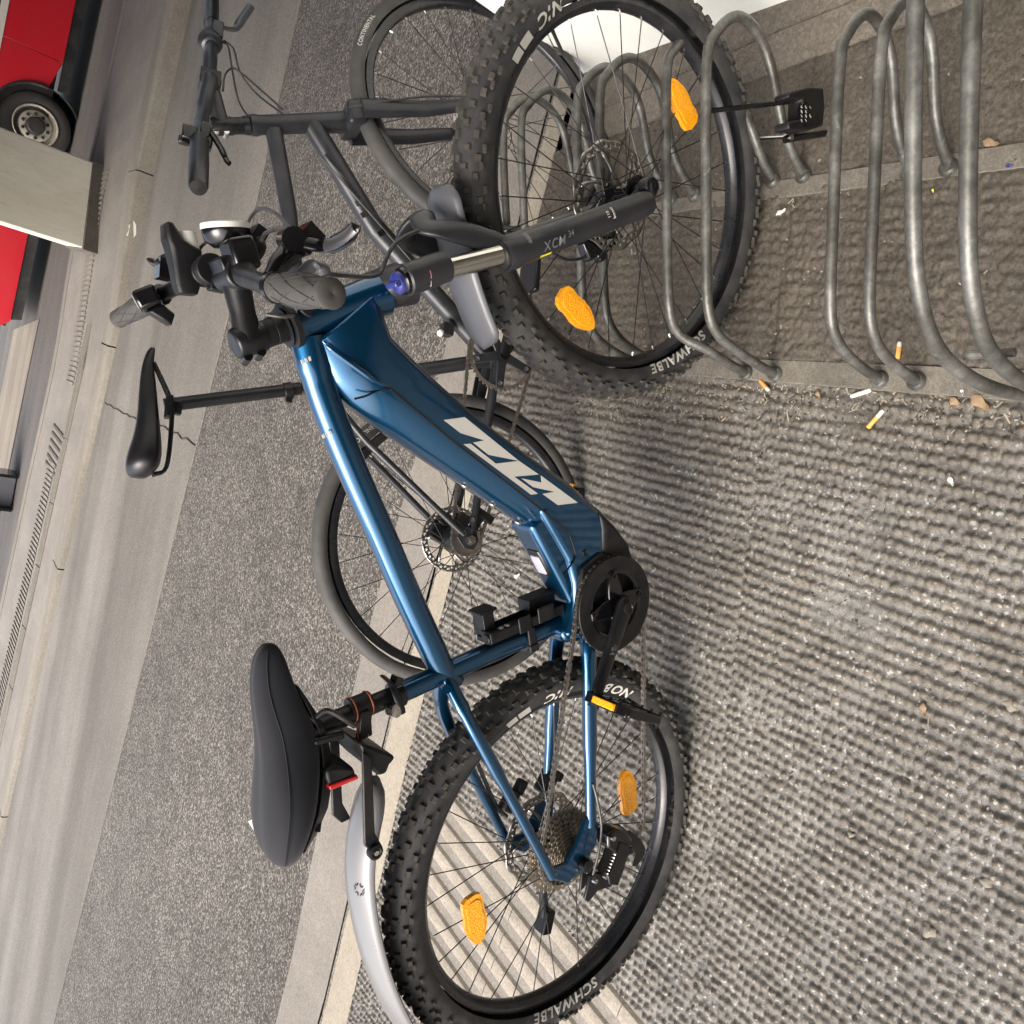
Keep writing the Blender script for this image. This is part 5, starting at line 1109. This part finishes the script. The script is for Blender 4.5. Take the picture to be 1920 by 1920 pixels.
# ================================================================== bus
bn = V(-.177, -.984, 0); bd = V(.984, -.177, 0); B0 = V(4.10, 10.24, 0)     # wheel centre on the ground line; bd along the bus, bn outwards
bus = thing('bus', 'red city bus with a white waist stripe stopped on the road behind the cream pillar', 'bus', frame(bd, bn*-1, V(0, 0, 1), B0))
M['busred'] = dust('bus_red_paint', (.52, .010, .022), .32, amt=.06, sc=3, coat=.6)
M['skirt'] = dust('bus_black_skirt', (.014, .014, .015), .55, amt=.2, sc=6)
M['alu'] = dust('bus_wheel_silver', (.50, .47, .40), .5, .35, amt=.25, tint=(.25, .22, .18), sc=10)
M['glass'] = dust('bus_glass', (.015, .018, .02), .06)
t = NT('bus_tyre'); t.set(Base_Color=t.mix(t.noise(12, 5), (.022, .022, .023), (.045, .042, .038)), Roughness=.8); M['btyre'] = t.m
RA, ZC = .455, .385; x0, x1 = -2.42, 7.5
ar = [(RA*math.cos(a), ZC+RA*math.sin(a)) for a in lerp(PI*1.03, -PI*.03, 24)]
zl = .245; ar = [p for p in ar if p[1] > zl]
def side(P, y0, y1, nm, m, par=bus, bev=0): mb = MB(); mb.prism(P, V(0, 0, 0), V(1, 0, 0), V(0, 0, 1), V(0, 1, 0), y0, y1); return obj(nm, mb, m, par, bevel=bev)
joints_ = [x0, -1.55, ar[0][0]-.0]
side([(x0+.10, zl), (x0, .36), (x0, .855), (-1.15, .855), (-1.15, zl)], 0, .03, 'side_panel', M['busred'], bev=.003)
side([(-1.144, zl), (-1.144, .855), (.79, .855), (.79, zl)]+[p for p in reversed(ar)], 0, .03, 'side_panel', M['busred'], bev=.003)
for a, b in ((.796, 2.6), (2.606, 4.4), (4.406, x1)): side([(a, zl), (a, .855), (b, .855), (b, zl)], 0, .03, 'side_panel', M['busred'], bev=.003)
side([(x0, .858), (x0, .93), (x1, .93), (x1, .858)], -.004, .03, 'waist_stripe', M['white'])
for a, b in ((x0+.05, -.3), (-.22, 1.4), (1.48, 3.1), (3.18, x1)): side([(a, .95), (a, 2.0), (b, 2.0), (b, .95)], .004, .03, 'window', M['glass'])
side([(x0+.02, .93), (x0+.02, 2.02), (x1, 2.02), (x1, .93)], .012, .05, 'pillar_band', M['skirt']); side([(x0, 2.02), (x0+.1, 2.45), (x1, 2.45), (x1, 2.02)], 0, 2.0, 'roof', M['busred'], bev=.05)
mb = MB(); mb.box(((x0+x1)/2, 1.02, 1.15), (x1-x0-.05, 1.9, 1.75)); obj('body', mb, M['skirt'], bus)
mb = MB(); Pk = [(x0+.15, .13), (x0+.12, zl-.003), (-RA-.02, zl-.003), (-RA-.02, .13)]; mb.slab(Pk, .012, .05); mb.slab([(RA+.02, .13), (RA+.02, zl-.003), (x1, zl-.003), (x1, .13)], .012, .05); obj('skirt', mb, M['skirt'], bus)
mb = MB(); mb.tube([V(x, -.006, z) for x, z in ar], .028, 8, flat=(.7, (0, 1, 0))); obj('wheel_arch', mb, M['skirt'], bus)
mb = MB(); mb.lathe([(.02, RA+.02), (.35, RA+.02), (.35, 0)], V(0, 0, ZC), YA, 32, caps=False); obj('wheel_well', mb, M['skirt'], bus)
for xc in (0, 5.2):
    C_ = V(xc, .03, ZC); mb = MB(); mb.lathe([(.24, .245), (.24, .33), (.22, .375), (.16, .385), (.07, .385), (.02, .372), (.0, .335), (.008, .265), (.02, .235), (.04, .232)], C_, YA, 48, closed=True); wh = obj('wheel', mb, M['btyre'], bus)
    mb = MB(); mb.lathe([(.0, .240), (-.004, .232), (.01, .222), (.06, .212), (.075, .185), (.03, .172), (.022, .160), (.022, .108), (.03, .100), (.03, 0)], C_, YA, 40, caps=False); obj('rim', mb, M['alu'], wh)
    mb = MB(); mb.lathe([(.03, .098), (-.03, .094), (-.045, .08), (-.048, .0)], C_, YA, 32); obj('hub_cap', mb, M['skirt'], wh)
    for k in range(10): a = 2*PI*k/10+.15; mb = MB(); mb.lathe([(.024, .019), (.006, .018), (.002, .013), (.002, 0)], C_+V(.134*math.cos(a), 0, .134*math.sin(a)), YA, 10); obj('wheel_nut', mb, M['skirt'], wh)
mb = MB(); mb.box((x0+.015, .04, .44), (.06, .10, .16)); obj('rear_corner_lamp', mb, M['lens'], bus, bevel=.015)
# low grey street cabinet at the far kerb
cbn = thing('street_cabinet', 'low grey metal street cabinet with dark corner brackets beyond the road', 'cabinet', frame(V(.995, -.1, 0), V(.1, .995, 0), V(0, 0, 1), V(-.22, 9.86, -.01)))
mb = MB(); mb.box((0, .2, .35), (.38, .35, .7)); obj('cabinet_body', mb, M['grey'], cbn, bevel=.01)
for x in (-.20, .20): mb = MB(); mb.box((x, .14, .20), (.035, .44, .40)); obj('corner_bracket', mb, M['gloss'], cbn, bevel=.005)
# ================================================================== litter
t = NT('cork_paper'); t.set(Base_Color=t.mix(t.noise(300, 4), (.55, .235, .045), (.64, .33, .09)), Roughness=.8); M['cork'] = t.m
t = NT('cigarette_paper'); t.set(Base_Color=t.mix(t.noise(120, 4), (.66, .64, .58), (.45, .42, .36)), Roughness=.85); M['paper'] = t.m
M['leaf'] = dust('dry_leaf', (.20, .13, .07), .8, amt=.6, tint=(.34, .27, .17), sc=60)
def butt(a, b, label, split=.62, grp='cigarette ends on the ground'):
    A, B_ = G(*a, .0115), G(*b, .0115); d = B_-A; o = thing('cigarette_end', label, 'cigarette end', Matrix.Translation(A), grp); mb = MB(); r = .0042
    if split > 0:
        mb.lathe([(0, r*.8), (.001, r), (d.length*split, r*1.02)], V(0, 0, 0), d, 12); obj('filter', mb, M['cork'], o)
    mb = MB(); mb.lathe([(d.length*split, r), (d.length*.9, r*1.03), (d.length, r*.75)], V(0, 0, 0), d, 12); obj('paper', mb, M['paper'], o)
butt((1683, 673), (1687, 641), 'orange and white cigarette end lying on dark soil between the rack rails', .7)
butt((1425, 713), (1441, 732), 'short orange cigarette end with charred tip just outside the rack rail', .8)
butt((1596, 743), (1633, 731), 'all white cigarette end lying beside the rack rail', 0)
butt((1627, 802), (1656, 769), 'largest orange cigarette end with white tip out on the beaded paving', .62)
def leaf(a, sz, rz, label, m, name='dry_leaf', cat='leaf', grp='scraps blown against the rack'):
    p = G(*a, .011); mb = MB(); n = 9; P = []
    for i in range(n): t_ = -1+2*i/(n-1); P.append((t_*sz, sz*.42*(1-t_*t_)*(1+.3*math.sin(5*t_)), .0018*math.sin(4*t_)))
    vs = [V(x, y, z+.002) for x, y, z in P]+[V(x, 0, z) for x, y, z in P]+[V(x, -y*.8, z+.003) for x, y, z in P]
    mb.add(vs, [(i+r*n, i+1+r*n, i+1+(r+1)*n, i+(r+1)*n) for i in range(n-1) for r in (0, 1)])
    o = obj(name, mb, m, None, solid=.0006, ang=80, M=Matrix.Translation(p) @ Matrix.Rotation(rz, 4, 'Z')); tag(o, label, cat, grp)
leaf((1838, 754), .022, .9, 'curled brown leaf scrap pressed against the near rack rail', M['leaf'])
leaf((1792, 754), .014, 1.0, 'thin tan straw scrap next to the curled brown leaf', M['leaf'])
leaf((1858, 268), .016, 1.2, 'straight yellowish twig scrap lying on the far rack rail', M['leaf'])
leaf((1805, 735), .006, .2, 'pale fleck of paper in the soil of the rack', M['paper'], 'paper_scrap', 'scrap')
leaf((1784, 902), .010, .5, 'torn white tissue scrap stuck to the beaded paving', M['paper'], 'paper_scrap', 'scrap')
leaf((1465, 398), .012, 2.0, 'crumpled white tissue scrap lying by the far rack rail', M['paper'], 'paper_scrap', 'scrap')
leaf((970, 1080), .014, 2.2, 'bent white plastic sliver on the paving behind the seat tube', M['paper'], 'paper_scrap', 'scrap')
leaf((1893, 312), .006, 1.5, 'tiny blue plastic scrap beside the far rack rail', M['blueknob'], 'plastic_scrap', 'scrap')
leaf((1750, 358), .004, .3, 'tiny yellow paper scrap below the far rack rail', M['yellow'], 'paper_scrap', 'scrap')
leaf((1535, 740), .010, .6, 'small pale leaf fragment among the cigarette ends', M['leaf'])
leaf((1733, 1330), .013, .2, 'rust coloured curl of leaf alone on the beaded paving', M['leaf'])
gum = dust('chewing_gum', (.17, .155, .125), .8, amt=.5, tint=(.11, .10, .085), sc=80)
for px, py, r, lab in ((1610, 978, .011, 'midway between the largest cigarette end and the paving joint'), (1762, 1042, .010, 'below the white tissue scrap'), (1772, 1133, .010, 'lower of the pair under the white tissue scrap'),
        (1850, 1655, .011, 'near the lower right of the beaded paving'), (1740, 1745, .013, 'largest one, at the bottom of the beaded paving'), (1595, 1565, .007, 'smallest one, near the rear tyre'), (1895, 1320, .013, 'beside the rust coloured leaf curl')):
    p = G(px, py, .0085); mb = MB(); n = 26; rs = [r*(1+.18*math.sin(3*j*.24+px)+.10*math.sin(5*j*.24)) for j in range(n)]
    vs = [V(0, 0, .0022)]+[V(q*.75*math.cos(2*PI*j/n), q*.75*math.sin(2*PI*j/n), .0014) for j, q in enumerate(rs)]+[V(q*math.cos(2*PI*j/n), q*math.sin(2*PI*j/n), -.004) for j, q in enumerate(rs)]
    mb.add(vs, [(0, 1+j, 1+(j+1) % n) for j in range(n)]+[(1+j, 1+n+j, 1+n+(j+1) % n, 1+(j+1) % n) for j in range(n)])
    o = obj('chewing_gum', mb, gum, None, ang=80, M=Matrix.Translation(p)); tag(o, 'flattened chewing gum spot, '+lab, 'chewing gum', 'chewing gum spots on the beaded paving')
# crumbs, straw and grit swept up against the rails
dm = [dust('pale_crumb', (.30, .25, .18), .9), dust('dark_crumb', (.03, .024, .017), .95), dust('grey_crumb', (.26, .25, .23), .9)]
rd = random.Random(11); mb = MB()
for i in range(4200):
    q = rd.random()
    if q < .40: x, y = .985-abs(rd.gauss(0, .05)), rd.uniform(-.75, .5)
    elif q < .75: x, y = rd.uniform(1.02, 1.64), rd.uniform(-.75, .5)
    elif q < .88: x, y = 1.36-abs(rd.gauss(0, .03)), rd.uniform(-.7, .4)
    else: x, y = rd.uniform(.2, .98), rd.uniform(-.75, .6)
    z = H(x, y)+.006; L = rd.choice((.0012, .0018, .0025, .004 if rd.random() < .5 else .009)); a = rd.uniform(0, PI); t_ = rd.uniform(.0008, .0016) if L > .003 else L*.7
    mb.mi = rd.choice((0, 0, 1, 1, 1, 2)); mb.box((x, y, z), (L*2, t_*1.6, t_), Matrix.Rotation(a, 3, 'Z') @ Matrix.Rotation(rd.uniform(-.3, .3), 3, 'Y'))
o = obj('debris', mb, dm); o['kind'] = 'stuff'
bpy.context.view_layer.update()
